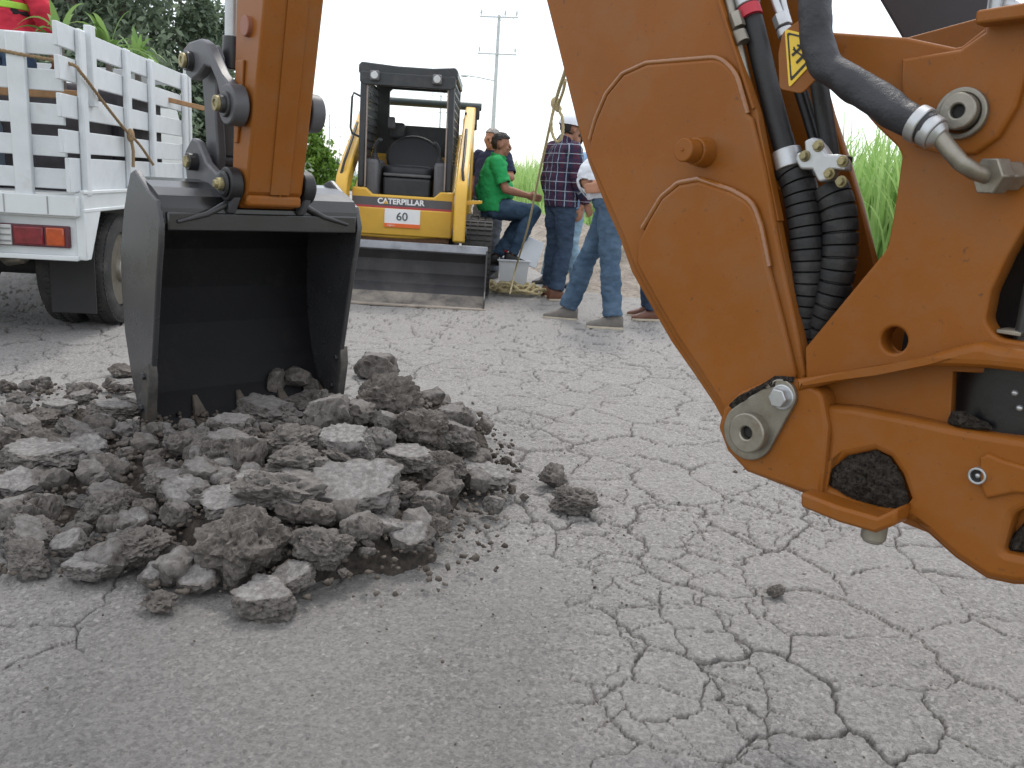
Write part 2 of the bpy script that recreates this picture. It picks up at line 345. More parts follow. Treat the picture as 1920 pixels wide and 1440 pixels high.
def asphalt_mat(name, attrs=True):
    mt = bpy.data.materials.new(name); mt.use_nodes = True; t = mt.node_tree; b = t.nodes['Principled BSDF']
    tc = t.nodes.new('ShaderNodeTexCoord'); N = lambda s: t.nodes.new(s)
    def noise_(sc_, det=5, ro=.65):
        n = N('ShaderNodeTexNoise'); n.inputs['Scale'].default_value = sc_; n.inputs['Detail'].default_value = det; n.inputs['Roughness'].default_value = ro
        t.links.new(tc.outputs['Object'], n.inputs['Vector']); return n.outputs[0]
    def ramp(src, pts):
        r = N('ShaderNodeValToRGB'); e = r.color_ramp.elements
        e[0].position, e[0].color = pts[0][0], (*pts[0][1], 1); e[1].position, e[1].color = pts[-1][0], (*pts[-1][1], 1)
        for p, c in pts[1:-1]: q = e.new(p); q.color = (*c, 1)
        t.links.new(src, r.inputs[0]); return r.outputs[0]
    def mix(f, a, bb, mode='MIX'):
        x = N('ShaderNodeMix'); x.data_type = 'RGBA'; x.blend_type = mode
        for s_, k in ((f, 0), (a, 6), (bb, 7)):
            if isinstance(s_, (int, float)): x.inputs[k].default_value = s_
            elif isinstance(s_, tuple): x.inputs[k].default_value = (*s_, 1)
            else: t.links.new(s_, x.inputs[k])
        return x.outputs[2]
    def mrange(src, a, bb, c=0., d=1.):
        r = N('ShaderNodeMapRange'); r.inputs[1].default_value = a; r.inputs[2].default_value = bb; r.inputs[3].default_value = c; r.inputs[4].default_value = d
        t.links.new(src, r.inputs[0]); return r.outputs[0]
    base = ramp(noise_(3.0, 8), [(.25, (.245, .231, .218)), (.5, (.305, .289, .274)), (.75, (.370, .352, .333))])
    base = mix(mrange(noise_(1.1, 3), .42, .62, 0, .25), base, (.23, .217, .203))
    vo = N('ShaderNodeTexVoronoi'); vo.inputs['Scale'].default_value = 115; t.links.new(tc.outputs['Object'], vo.inputs['Vector'])
    agg = ramp(vo.outputs['Color'], [(.0, (.10, .094, .089)), (.45, (.29, .276, .262)), (.80, (.42, .40, .38)), (1., (.70, .67, .63))])
    base = mix(.62, base, agg)
    base = mix(mrange(noise_(70, 6, .9), .50, .62, 0, .9), base, (.075, .068, .061))
    base = mix(mrange(noise_(130, 4, .85), .56, .68, 0, .7), base, (.56, .54, .51))
    if attrs:
        def attr(nm): a = N('ShaderNodeAttribute'); a.attribute_name = nm; return a.outputs['Fac']
        base = mix(mrange(attr('plate'), 0, 1, 0, .30), base, (.39, .375, .36))
        pass
        base = mix(attr('smooth'), base, (.78, .78, .775), 'MULTIPLY')
        base = mix(mrange(attr('crack'), .0, .75, 0, .78), base, (.07, .061, .053))
    t.links.new(base, b.inputs['Base Color']); b.inputs['Roughness'].default_value = .88; b.inputs['Specular IOR Level'].default_value = .3; b.inputs['Sheen Weight'].default_value = .18; b.inputs['Sheen Roughness'].default_value = .6
    base = mix(1.0, base, (.90, .893, .877), 'MULTIPLY'); t.links.new(base, b.inputs['Base Color'])
    bp = N('ShaderNodeBump'); bp.inputs['Strength'].default_value = 1.0; bp.inputs['Distance'].default_value = .011
    hh = N('ShaderNodeMath'); hh.operation = 'ADD'; t.links.new(noise_(110, 6, .75), hh.inputs[0]); t.links.new(noise_(34, 4, .6), hh.inputs[1])
    t.links.new(hh.outputs[0], bp.inputs['Height']); t.links.new(bp.outputs[0], b.inputs['Normal'])
    return mt
ASPH = asphalt_mat('weathered_asphalt')
road = link_mesh('asphalt_road', me, ASPH, smooth=180); tag(road, 'weathered grey asphalt road crazed with alligator cracks', kind='structure')
# the ground under and round it, out to the horizon
EARTH = mat('dry_earth', (.20, .17, .13), .95, 0, .2, .6, .4, 20, c2=(.26, .24, .19), dirt=((.10, .14, .05), .25, .5, .6, .7))
g = MB(); g.add([(-900, -60, -.05), (900, -60, -.05), (900, 1500, -.05), (-900, 1500, -.05)], [(0, 1, 2, 3)])
tag(g.build('ground', EARTH, smooth=0), 'flat earth out to the horizon', kind='structure')

# verge on the right: rubble bank, then the cane field. RD = direction of the road
RD = ray(718, 326); RD[2] = 0; RD /= np.linalg.norm(RD); RN = A(RD[1], -RD[0], 0)      # RN points right
def bank(name, p0, a0, a1, wdt, hgt, mt, seed, na=260, nb=46, lump=.10):
    a = np.linspace(a0, a1, na); b = np.linspace(0, wdt, nb); Ag, Bg = np.meshgrid(a, b, indexing='ij')
    X = p0[0]+RD[0]*Ag+RN[0]*Bg; Y = p0[1]+RD[1]*Ag+RN[1]*Bg
    prof = np.sin(np.clip(Bg/wdt, 0, 1)*pi)**.8*sstep(a0, a0+2.5, Ag)*sstep(a1, a1-6, Ag)
    Z = -.05 + prof*(hgt*(1+.5*fbm(X*.7, Y*.7, 3, seed)) + lump*fbm(X*2.5, Y*2.5, 4, seed+3)*1.2 + .05*fbm(X*9, Y*9, 3, seed+5))
    Z += .03*np.clip(fbm(X*3, Y*3, 3, seed+8), -1, 1)*(1-prof)
    idx = np.arange(na*nb).reshape(na, nb)
    Fq = np.stack([idx[:-1, :-1], idx[:-1, 1:], idx[1:, 1:], idx[1:, :-1]], -1).reshape(-1, 4)
    return link_mesh(name, fast_mesh(name, np.stack([X, Y, Z], -1).reshape(-1, 3), Fq), mt, smooth=180)
GRAVEL = mat('gravel_rubble', (.17, .145, .12), .95, 0, .2, 7, 1.0, 24, c2=(.36, .32, .27), spec=.2, speck=((.07, .06, .05), 30, .5, .7, .7))
bk = bank('gravel_bank', A(.15, 11.4, 0), -3, 24, 2.6, .45, GRAVEL, 31); tag(bk, 'low bank of earth and rubble along the right road edge', kind='structure')
GRASSV = mat('verge_grass', (.07, .10, .035), .95, 0, .3, 3, .8, 30, c2=(.17, .20, .09))
bv = bank('grass_verge', A(2.6, 11.6, 0), -8, 120, 7, .35, GRASSV, 77, 200, 40); tag(bv, 'grassy strip between rubble bank and cane field', kind='structure')

def blades(name, pts, hts, mt, lean, wid, seg=5, seed=1, tint=(0, 1), droop=.5):
    """many arched leaf strips: one mesh"""
    r = np.random.default_rng(seed); n = len(pts); az = r.uniform(0, 2*pi, n); ln = r.uniform(.15, 1, n)*lean; tw = r.uniform(0, pi, n)
    dx = np.cos(az); dy = np.sin(az); sx = np.cos(tw); sy = np.sin(tw); wd = wid*r.uniform(.6, 1.3, n)
    t = np.linspace(0, 1, seg+1); V = np.zeros((n, seg+1, 2, 3))
    for k, tk in enumerate(t):
        hz = hts*(tk-droop*ln*tk**3.2); off = ln*hts*tk**2*.75; ww = wd*(1-.93*tk**2)*min(1, .55+tk*2)
        for q, s in ((0, -1), (1, 1)):
            V[:, k, q, 0] = pts[:, 0]+dx*off+s*ww*sx; V[:, k, q, 1] = pts[:, 1]+dy*off+s*ww*sy; V[:, k, q, 2] = pts[:, 2]+hz
    idx = np.arange(n*(seg+1)*2).reshape(n, seg+1, 2)
    F = np.stack([idx[:, :-1, 0], idx[:, :-1, 1], idx[:, 1:, 1], idx[:, 1:, 0]], -1).reshape(-1, 4)
    me = fast_mesh(name, V.reshape(-1, 3), F)
    ti = np.repeat(np.clip(r.normal((tint[0]+tint[1])/2, .25, n), 0, 1), (seg+1)*2)
    a = me.attributes.new('tint', 'FLOAT', 'POINT'); a.data.foreach_set('value', ti.astype(np.float32))
    return link_mesh(name, me, mt, smooth=180)
n = 15000
ca = 3+ (rng.random(n)**1.7)*70; cb = rng.random(n)**1.3*(4+ca*.10)
p0 = A(5.6, 8.0, 0); hd = A(-.235, .972, 0); hn = A(.972, .235, 0)
cp = np.stack([p0[0]+hd[0]*ca+hn[0]*cb, p0[1]+hd[1]*ca+hn[1]*cb, .1+0*ca], 1)
tag(blades('sugar_cane', cp, rng.uniform(1.3, 2.55, n)*(1+.12*fbm(ca*.3, cb*.3, 2)), CANE, .55, .026, 6, 5), 'tall green sugar cane field behind the people', kind='stuff')
n = 2600
ca = rng.random(n)*26-1; cb = 2.2+rng.random(n)*2.8
q0 = A(.15, 11.4, 0)
cp = np.stack([q0[0]+RD[0]*ca+RN[0]*cb, q0[1]+RD[1]*ca+RN[1]*cb, .15+0*ca], 1)
tag(blades('roadside_weeds', cp, rng.uniform(.25, .8, n), CANE, .8, .012, 4, 9), 'rough weeds on the verge behind the bank', kind='stuff')

# ------------------------------------------------------------------ the backhoe: swing frame, boom, stick, bucket
TH = radians(42); Hh = A(-sin(TH), cos(TH), 0); Sd = A(-cos(TH), -sin(TH), 0)     # Hh: boom heading; Sd: sideways, towards the viewer's side
BP0 = CAM + ray(1400, 810)*1.65                       # pivot pin, outer face of the near ear
BC = BP0 - Sd*.17                                     # centre plane of the boom
ZZ = A(0, 0, 1)
hoe = root('backhoe', (BC[0], BC[1], 0), 'orange backhoe with black digging bucket standing in the broken asphalt', 'backhoe')
def UP(x, y, off=0.): return onplane(x, y, BP0+Sd*off, Sd)
def to2(p): d = p-BP0; return (float(d@(-Hh)), float(d[2]))
def from2(a, z, off=0.): return BP0 - Hh*a + ZZ*z + Sd*off
def rc(poly):
    """round the corners given as (x, y, r)"""
    o = []; n = len(poly)
    for i, p in enumerate(poly):
        if len(p) == 2: o.append((p[0], p[1])); continue
        a = A(*poly[i-1][:2]); b = A(*p[:2]); c = A(*poly[(i+1) % n][:2]); r = p[2]
        u = (a-b); lu = np.linalg.norm(u); v = c-b; lv = np.linalg.norm(v); r = min(r, .49*lu, .49*lv); s = b+u/lu*r; e = b+v/lv*r
        for t in np.linspace(0, 1, 7): q = (1-t)**2*s+2*t*(1-t)*b+t*t*e; o.append((q[0], q[1]))
    return o
dg = bpy.context.evaluated_depsgraph_get
def plate2(name, outlines, off, th, mats, parent, bev=.003):
    """flat plate in the boom's plane: outlines in plane metres (first = border, others = holes), front face at off"""
    cu = bpy.data.curves.new(name, 'CURVE'); cu.dimensions = '2D'; cu.fill_mode = 'BOTH'
    cu.extrude = max(th/2-bev, .0005); cu.bevel_depth = bev; cu.bevel_resolution = 2; cu.offset = -bev
    for ol in outlines:
        sp_ = cu.splines.new('POLY'); sp_.points.add(len(ol)-1); sp_.use_cyclic_u = True
        for i, (x, y) in enumerate(ol): sp_.points[i].co = (x, y, 0, 1)
    tmp = bpy.data.objects.new('tmp', cu); col.objects.link(tmp); bpy.context.view_layer.update()
    me = bpy.data.meshes.new_from_object(tmp.evaluated_get(dg())); bpy.data.objects.remove(tmp); bpy.data.curves.remove(cu)
    o_ = BP0 + Sd*(off-th/2) - ORG[parent.name]
    M = Matrix(((-Hh[0], 0, Sd[0], o_[0]), (-Hh[1], 0, Sd[1], o_[1]), (0, 1, 0, o_[2]), (0, 0, 0, 1)))
    me.transform(M); me.materials.clear()
    return link_mesh(name, me, mats, parent, smooth=30)
def platep(name, outlines, off, th, mats, parent, bev=.003, extra=None):
    return plate2(name, [[to2(UP(x, y, off)) for x, y in rc(ol)] for ol in outlines], off, th, mats, parent, bev)
def circ(c, r, n=36): return [(c[0]+r*cos(2*pi*i/n), c[1]+r*sin(2*pi*i/n)) for i in range(n)]
def spin(mb, x, y, off0, off1, r0, r1=None, n=28, mi=0):
    """cylinder square to the plane, centred under photo point (x, y) seen at off1"""
    p = UP(x, y, off1); mb.cyl(p+Sd*(off0-off1), p, r0, r1, n, mi); return p

# --- boom: two side plates tied by a front plate, open at the back where the hoses run
bo = -.045
L_ = [(1024, 0), (1048, 95), (1080, 225), (1103, 305), (1137, 392), (1161, 445), (1184, 510), (1219, 572), (1258, 640), (1300, 700), (1337, 755), (1362, 800)]
R_ = [(1420, 880), (1480, 800), (1518, 700), (1507, 655), (1492, 590), (1470, 480), (1452, 385), (1437, 300), (1420, 212), (1393, 130), (1352, 0)]
left2 = [to2(UP(x, y, bo)) for x, y in L_]; right2 = [to2(UP(x, y, bo)) for x, y in R_]
# up out of the frame, over the elbow, to the stick's pivot (plane metres: a = towards the machine, z above the pivot pin)
up_l = [(-.62, 1.35), (-1.15, 1.85), (-1.9, 1.98), (-2.45, 1.72)]; up_r = [(-2.30, 2.06), (-1.75, 2.32), (-.95, 2.22), (-.20, 1.62)]
border = right2 + up_r[::-1] + up_l[::-1] + left2
boomN = plate2('boom', [border], bo, .02, ORANGE, hoe, .003)
far_r = [to2(UP(x, y, bo-.25)) for x, y in [(1660, 560), (1645, 478), (1622, 385), (1600, 310), (1568, 215), (1545, 130), (1520, 20)]]
plate2('far_side_plate', [left2 + [to2(UP(1400, 880, bo-.25))] + far_r + up_r[::-1] + up_l[::-1]], bo-.23, .02, ORANGE, boomN)
mbf = MB()
chain = (up_l[::-1] + left2)
for p, q in zip(chain[:-1], chain[1:]):
    mbf.add([from2(*p, bo-.02), from2(*q, bo-.02), from2(*q, bo-.23), from2(*p, bo-.23)], [(0, 1, 2, 3)])
chain = up_r[::-1] + [up_l[-1]]
for p, q in zip(chain[:-1], chain[1:]):
    mbf.add([from2(*p, bo-.02), from2(*q, bo-.02), from2(*q, bo-.23), from2(*p, bo-.23)], [(0, 1, 2, 3)])
o = mbf.build('web_plate', ORANGE, boomN, smooth=60); sl = o.modifiers.new('t', 'SOLIDIFY'); sl.thickness = .012; sl.offset = 0
d1 = [(1101, 292), (1108, 255), (1117, 225), (1137, 178), (1168, 140), (1212, 120), (1348, 109, 16), (1378, 138, 20), (1401, 215, 8), (1409, 222), (1436, 330), (1462, 470), (1488, 592), (1510, 700), (1478, 795), (1420, 872), (1368, 800), (1342, 752), (1304, 696), (1262, 634), (1225, 570), (1190, 506), (1168, 445), (1143, 388), (1112, 318)]
platep('doubler_plate', [d1], bo+.012, .0145, ORANGE, boomN, .0068)
d2 = [(1191, 492), (1196, 452), (1215, 414), (1240, 372), (1272, 346), (1310, 339), (1372, 360), (1408, 381, 20), (1424, 425), (1440, 500), (1466, 600), (1490, 700), (1466, 790), (1420, 868), (1372, 798), (1346, 748), (1310, 692), (1268, 630), (1232, 568), (1200, 510)]
platep('doubler_plate', [d2], bo+.026, .0152, ORANGE, boomN, .0074)
WELD = mat('painted_weld', (.25, .09, .016), .22, 0, .12, 30, .08, 120, spec=.6, coat=.5)
def weld(pts, off, r, parent):
    P = [UP(x, y, off) for x, y in dens_open(pts, 90)]; mb = MB(); mb.tube(P, [r*(1+.03*sin(i*1.9)) for i in range(len(P))], 8); mb.build('weld_bead', WELD, parent, 60)
def dens_open(poly, n):
    P = np.array(rc(poly), float); L = np.concatenate([[0], np.cumsum(np.hypot(*np.diff(P, axis=0).T))]); q = np.linspace(0, L[-1], n)
    return list(zip(np.interp(q, L, P[:, 0]), np.interp(q, L, P[:, 1])))
weld([(1106, 262), (1117, 223), (1137, 176), (1168, 138), (1212, 118), (1348, 107, 16), (1380, 136, 20), (1402, 213)], bo+.006, .0058, boomN)
weld([(1205, 428), (1215, 412), (1240, 370), (1272, 343), (1310, 336), (1372, 357), (1411, 379, 20), (1427, 425), (1442, 500)], bo+.019, .0065, boomN)
mb = MB(); p = UP(1280, 281, bo+.082); mb.cyl(p, p-Sd*.035, .0225, .0225, 24); mb.cyl(p-Sd*.035, p-Sd*.072, .026, .030, 24); mb.ball(p+Sd*.0005, .0028, 6)
mb.build('stop_peg', ORANGE, boomN, 40, .0025)
mb = MB()
for y0, y1, xo in ((205, 330, 0),):
    mb.bar(UP(1352, 0, bo-.006), UP(1418, 205, bo-.006), .022, .006, Sd)
mb.bar(UP(1424, 225, bo-.008), UP(1463, 415, bo-.008), .02, .006, Sd)
mb.build('edge_strip', ORANGE, boomN, bevel=.0015)
mb = MB(); mb.prism([UP(1432, 292, bo-.03), UP(1448, 288, bo-.03), UP(1468, 356, bo-.03), UP(1452, 356, bo-.03)], -Sd*.03); mb.build('hose_bracket', ORANGE, boomN, bevel=.002)
# --- swing frame: a casting built of raised flanges over recessed webs
fr = platep('swing_frame', [
    [(1548, 60), (1640, 66), (1700, 70), (1790, 89), (1803, 86), (1843, 55), (1846, 30), (1925, 16), (2060, -5), (2060, 700), (1850, 668), (1740, 676), (1620, 694), (1510, 712), (1509, 652), (1635, 500), (1663, 466, 14), (1676, 395), (1692, 285, 20), (1640, 235, 10), (1585, 170)],
    circ((1676, 638), 25), [(1847, 602, 10), (1857, 548, 8), (1890, 478), (1925, 418, 10), (2050, 418, 10), (2050, 645), (1925, 643), (1868, 634, 16)]], -.028, .045, ORANGE, hoe, .005)
lobe = platep('cylinder_boss', [[(1690, 110), (1800, 92), (1846, 60), (1849, 36), (1925, 22), (2060, 0), (2060, 30), (1948, 60), (1924, 130), (1906, 198), (1872, 256), (1828, 288), (1770, 291), (1715, 275), (1698, 235), (1688, 160)]], -.016, .024, ORANGE, fr, .006)
ft = MB(); ft.prism([UP(1844, 53, -.01), UP(1847, 27, -.01), UP(2060, -8, -.01), UP(2060, 25, -.01)], Sd*.035); ft.build('top_flange', ORANGE, fr, bevel=.004)
lower_out = [(1348, 802), (1356, 765), (1385, 733), (1440, 711), (1495, 712), (1560, 704), (1620, 697), (1740, 678), (1850, 672), (2060, 705), (2060, 1100), (1900, 1096), (1850, 1085), (1790, 1045), (1740, 1000), (1703, 972), (1610, 962), (1535, 936), (1450, 903), (1400, 884), (1364, 845)]
platep('lower_web', [lower_out, [(1786, 697), (1850, 700), (2040, 730), (2040, 835), (1860, 812), (1800, 800), (1782, 792)]], -.045, .02, ORANGE, fr, .003)
platep('pivot_ear', [[(1348, 802), (1356, 765), (1385, 735), (1440, 712), (1496, 713), (1540, 735, 14), (1552, 800), (1545, 880), (1538, 934), (1450, 903), (1400, 885), (1362, 845)]], 0, .052, ORANGE, fr, .008)
platep('ledge_flange', [[(1490, 711), (1560, 699), (1640, 688), (1735, 668), (1790, 651), (1835, 640, 20), (1870, 650), (2060, 672), (2060, 716), (1850, 692), (1790, 689), (1735, 688), (1620, 706), (1545, 722), (1492, 736)]], .008, .075, ORANGE, fr, .014)
platep('lower_flange', [[(1543, 760), (1600, 764), (1690, 781), (1790, 803), (1860, 815), (2060, 845), (2060, 1099), (1900, 1095), (1850, 1085), (1790, 1045), (1740, 1000), (1703, 972), (1640, 966), (1535, 936), (1545, 880), (1552, 820)],
    [(1546, 912), (1556, 880), (1585, 856), (1640, 845), (1668, 858), (1690, 890), (1706, 935), (1690, 958), (1640, 952), (1590, 936)],
    [(1880, 1036, 10), (1900, 965, 10), (1950, 942), (2055, 930), (2055, 1046), (1920, 1044)]], -.012, .05, ORANGE, fr, .012)
platep('stiffener_rib', [[(1836, 858), (1850, 850), (1880, 863), (1925, 876), (2060, 893), (2060, 935), (1900, 925), (1848, 936), (1836, 910)]], -.004, .012, ORANGE, fr, .005)
lip = MB()
pl = [UP(x, y, -.02) for x, y in ((1530, 912), (1600, 938), (1672, 958), (1710, 940), (1706, 972), (1668, 987), (1600, 968), (1530, 940))]
lip.prism(pl, Sd*.055); lip.build('bottom_lip', ORANGE, fr, 30, .006)
mb = MB(); p = UP(1641, 985, .005); mb.cyl(p+ZZ*.02, p-ZZ*.024, .021, .021, 24); mb.cyl(p-ZZ*.024, p-ZZ*.030, .019, .016, 24); mb.build('grease_stud', STEEL, fr, 40, .002)
# the frame's far half, the hub between, and what carries it beyond the picture's edge
far = platep('far_frame', [[(1560, 60), (1700, 70), (1846, 30), (2060, -5), (2060, 1095), (1870, 1085), (1740, 1000), (1640, 960), (1500, 890), (1450, 800), (1500, 712), (1640, 500), (1668, 466), (1692, 285)]], -.35, .03, ORANGE, fr, .004)
mb = MB(); hub = UP(1925, 755, -.15); mb.cyl(hub-ZZ*.075, hub+ZZ*.085, .112, .112, 40); mb.build('swing_hub', mat('hub_black', (.008, .008, .009), .3, 0, .3, 10, .1, 60, dirt=((.06, .055, .05), 9, .55, .85, .4)), fr, 40, .006)
for x, y in ((1902, 737), (1911, 766)):
    mb = MB(); q = UP(x, y, -.036); q = hub + (q-hub)*A(1, 1, 0)/np.linalg.norm((q-hub)[:2])*.1125 + ZZ*(q-hub)[2]; mb.ball(q, .0052, 8); mb.build('grease_nipple', ZINC, fr)
mb = MB(); bx = UP(2010, 560, -.2); mb.box(bx+(-Hh)*.12, (.3, .3, .8), (-Hh, Sd, ZZ)); mb.build('main_frame', DARKPAINT, hoe, 30, .01)
mb = MB(); mb.box(UP(1900, 755, -.26), (.42, .01, .24), (-Hh, Sd, ZZ)); mb.build('shade_backing', UNDER, fr)  # added dark sheets, here and below, standing in for shade behind the frame's openings
mb = MB(); mb.box(UP(1910, 1000, -.12), (.16, .04, .12), (-Hh, Sd, ZZ)); mb.build('shade_backing', UNDER, fr)
mb = MB(); mb.box(UP(1930, 530, -.16), (.20, .02, .24), (-Hh, Sd, ZZ)); mb.build('shade_backing', UNDER, fr)
mb = MB(); p = UP(1902, 622, -.06); mb.box(p, (.035, .05, .006), (-Hh, Sd, ZZ)); mb.build('latch_plate', STEEL, fr, bevel=.001)
# pivot pin with its keeper plate and bolt
kp = [to2(UP(*c, .010)) for c in ((1402, 810), (1463, 742))]
def tear(c0, r0, c1, r1, n=18):
    c0 = A(*c0); c1 = A(*c1); d = c1-c0; L = np.linalg.norm(d); b = atan2(d[1], d[0]); al = acos((r0-r1)/L); P = []
    for t in np.linspace(al, 2*pi-al, 2*n): P.append(tuple(c0+r0*A(cos(b+t), sin(b+t))))
    for t in np.linspace(-al, al, n): P.append(tuple(c1+r1*A(cos(b+t), sin(b+t))))
    return P
kpl = plate2('keeper_plate', [tear(kp[0], .0545, kp[1], .031)], .011, .011, STEEL, fr, .0025)
mb = MB(); p = UP(1398, 812, .032); mb.ring(p, p-Sd*.03, .0385, .0125); mb.cyl(p-Sd*.012, p-Sd*.03, .013, .013, 20, 1); mb.build('pivot_pin', [STEEL, BLACK], fr, 40, .003)
mb = MB(); p = UP(1456, 747, .030); mb.cyl(p-Sd*.018, p, .0185, .0185, 6); mb.cyl(p-Sd*.021, p-Sd*.016, .024, .024, 24); mb.build('keeper_bolt', ZINC, fr, 30, .002)
# boom cylinder pin
mb = MB(); p = UP(1800, 212, -.004); mb.ring(p, p-Sd*.014, .0385, .030, 36); mb.build('pin_washer', STEEL, fr, 40, .002)
mb = MB(); p = UP(1794, 208, .012); mb.ring(p, p-Sd*.03, .0275, .0105, 32); mb.cyl(p-Sd*.01, p-Sd*.03, .011, .011, 20, 1); mb.build('cylinder_pin', [STEEL, UNDER], fr, 40, .0025)
mb = MB(); p = UP(1831, 893, .001); mb.ring(p, p-Sd*.02, .0135, .010, 24); mb.cyl(p-Sd*.006, p-Sd*.02, .0105, .0105, 20, 1); mb.ball(p-Sd*.006, .0045, 6); mb.build('socket_plug', [ZINC, UNDER], fr, 40, .001)
# rear fender of the tractor, dark, behind the frame
mb = MB(); mb.prism([UP(x, y, -.55) for x, y in ((1600, -90), (1648, 0), (1690, 72), (1705, 130), (1860, 130), (1862, 0), (1870, -90))], -Sd*.05); mb.build('rear_fender', mat('fender_plastic', (.05, .05, .056), .6, 0, .15, 8), hoe, 30, .008)
mb = MB(); mb.cyl(UP(1880, -30, -.3), UP(1872, 30, -.3), .02, .02, 12); mb.tube([UP(1900, -40, -.25), UP(1890, 10, -.25), UP(1930, 20, -.25)], .012); mb.build('steel_line', ZINC, hoe)

# --- hydraulics between the boom plates and over the frame
def hose(name, pts, off, r, mt, parent=None, n=14, rib=0.0, smooth=60, offs=None):
    P = [UP(x, y, (offs[i] if offs else off)) for i, (x, y) in enumerate(pts)]
    # Catmull-Rom through the points
    Q = [2*P[0]-P[1]] + P + [2*P[-1]-P[-2]]; out_ = []
    K = 12
    for i in range(1, len(Q)-2):
        for t in np.arange(K)/K:
            out_.append(.5*((2*Q[i])+(-Q[i-1]+Q[i+1])*t+(2*Q[i-1]-5*Q[i]+4*Q[i+1]-Q[i+2])*t*t+(-Q[i-1]+3*Q[i]-3*Q[i+1]+Q[i+2])*t**3))
    out_.append(P[-1]); m_ = MB()
    if rib:
        L = 0; rad = []; pp = []
        seg = [np.linalg.norm(out_[i+1]-out_[i]) for i in range(len(out_)-1)]; cum = np.concatenate([[0], np.cumsum(seg)]); arr = np.array(out_)
        for s_ in np.arange(0, cum[-1], .0018):
            pp.append([np.interp(s_, cum, arr[:, k]) for k in range(3)]); ph = (s_ % rib)/rib; rad.append(r*(1-.17*(ph < .10)-.03*abs(ph-.5)))
        m_.tube(pp, rad, 20)
    else: m_.tube(out_, r, n)
    return m_.build(name, mt, parent or hoe, smooth)
big = hose('hydraulic_hose', [(1522, -60), (1528, 20), (1536, 85), (1562, 135), (1620, 172), (1690, 212), (1742, 243)], .055, .0255, SLEEVE, n=24)
def wobble(o, amp, fr_, seed):
    for v in o.data.vertices:
        n_ = mn.noise_vector(Vector(v.co)*fr_+Vector((seed, 0, 0))); v.co += Vector(n_)*amp
wobble(big, .006, 14, 3); wobble(big, .0025, 40, 5)
mb = MB()
for (x0, y0, x1, y1, r) in ((1716, 229, 1733, 238, .0285), (1737, 241, 1755, 252, .025)): mb.cyl(UP(x0, y0, .055), UP(x1, y1, .055), r, r, 28)
mb.cyl(UP(1755, 252, .055), UP(1766, 259, .055), .022, .014, 28); mb.build('hose_ferrule', ZINC, big, 40, .002)
mb = MB(); P = [UP(x, y, o_) for x, y, o_ in ((1762, 257, .055), (1782, 283, .055), (1802, 306, .052), (1828, 322, .04), (1852, 330, .02))]; mb.tube(P, [.0125, .0125, .0125, .0125, .0125], 18); mb.build('elbow_pipe', STEEL, big, 60)
mb = MB(); p = UP(1850, 330, .026); ax = (UP(1900, 330, -.02)-p); ax /= np.linalg.norm(ax); mb.cyl(p, p+ax*.024, .029, .029, 6); mb.cyl(p+ax*.024, p+ax*.052, .024, .024, 6); mb.cyl(p+ax*.05, p+ax*.075, .018, .018, 18); mb.build('union_nut', STEEL, big, 30, .002)
h1 = hose('hydraulic_hose', [(1385, -80), (1398, -10), (1416, 60), (1442, 170), (1466, 260), (1478, 300)], -.085, .0205, RUBBER, n=20)
mb = MB(); mb.cyl(UP(1396, -14, -.08), UP(1403, 12, -.08), .0235, .0235, 24); mb.cyl(UP(1390, -60, -.08), UP(1396, -14, -.08), .019, .019, 6); mb.build('hose_ferrule', ZINC, h1, 40, .002)
mb = MB(); mb.cyl(UP(1403, 14, -.079), UP(1409, 33, -.079), .0222, .0222, 24); mb.build('red_band', RED, h1, 40)
mb = MB(); mb.cyl(UP(1475, 281, -.078), UP(1482, 315, -.078), .026, .026, 28); mb.build('hose_clamp', ZINC, h1, 40, .0015)
GUARD = mat('spiral_guard', (.012, .012, .013), .55, 0, .4, 9, .25, 80, dirt=((.105, .095, .085), 14, .50, .85, .6))
h2 = hose('spiral_hose_guard', [(1480, 308), (1497, 345), (1508, 400), (1514, 460), (1513, 530), (1505, 600), (1500, 680), (1498, 720)], -.09, .033, GUARD, rib=.021)
h3 = hose('spiral_hose_guard', [(1556, 348), (1571, 390), (1576, 440), (1572, 500), (1556, 565), (1530, 630), (1512, 720)], -.105, .0325, GUARD, rib=.0225)
hose('hydraulic_hose', [(1352, -60), (1372, 20), (1382, 70), (1402, 160), (1424, 240)], -.06, .009, STEEL)
mb = MB(); mb.cyl(UP(1378, 25, -.055), UP(1386, 52, -.055), .0135, .0135, 6); mb.cyl(UP(1386, 60, -.055), UP(1394, 80, -.055), .013, .013, 20); mb.build('pipe_coupling', STEEL, hoe, 30, .001)
hose('hydraulic_hose', [(1496, 165), (1512, 215), (1526, 262), (1536, 300)], -.13, .0095, RUBBER); hose('hydraulic_hose', [(1508, 165), (1523, 215), (1537, 262)], -.125, .0055, RUBBER)
hose('hydraulic_hose', [(1530, 120), (1541, 190), (1552, 260), (1562, 320)], -.115, .0165, RUBBER, n=18)
hose('hydraulic_hose', [(1476, 250), (1486, 285), (1500, 330)], -.12, .010, RUBBER)
pc_ = hose('steel_pipe', [(1440, -70), (1452, -5), (1464, 30)], -.10, .0075, ZINC); hose('steel_pipe', [(1457, -70), (1468, 0), (1474, 25)], -.11, .006, ZINC)
mb = MB(); mb.cyl(UP(1463, 28, -.1), UP(1470, 50, -.1), .0165, .0165, 6); mb.cyl(UP(1470, 54, -.1), UP(1474, 68, -.1), .0145, .0145, 18); mb.build('pipe_nut', ZINC, pc_, 30, .0015)
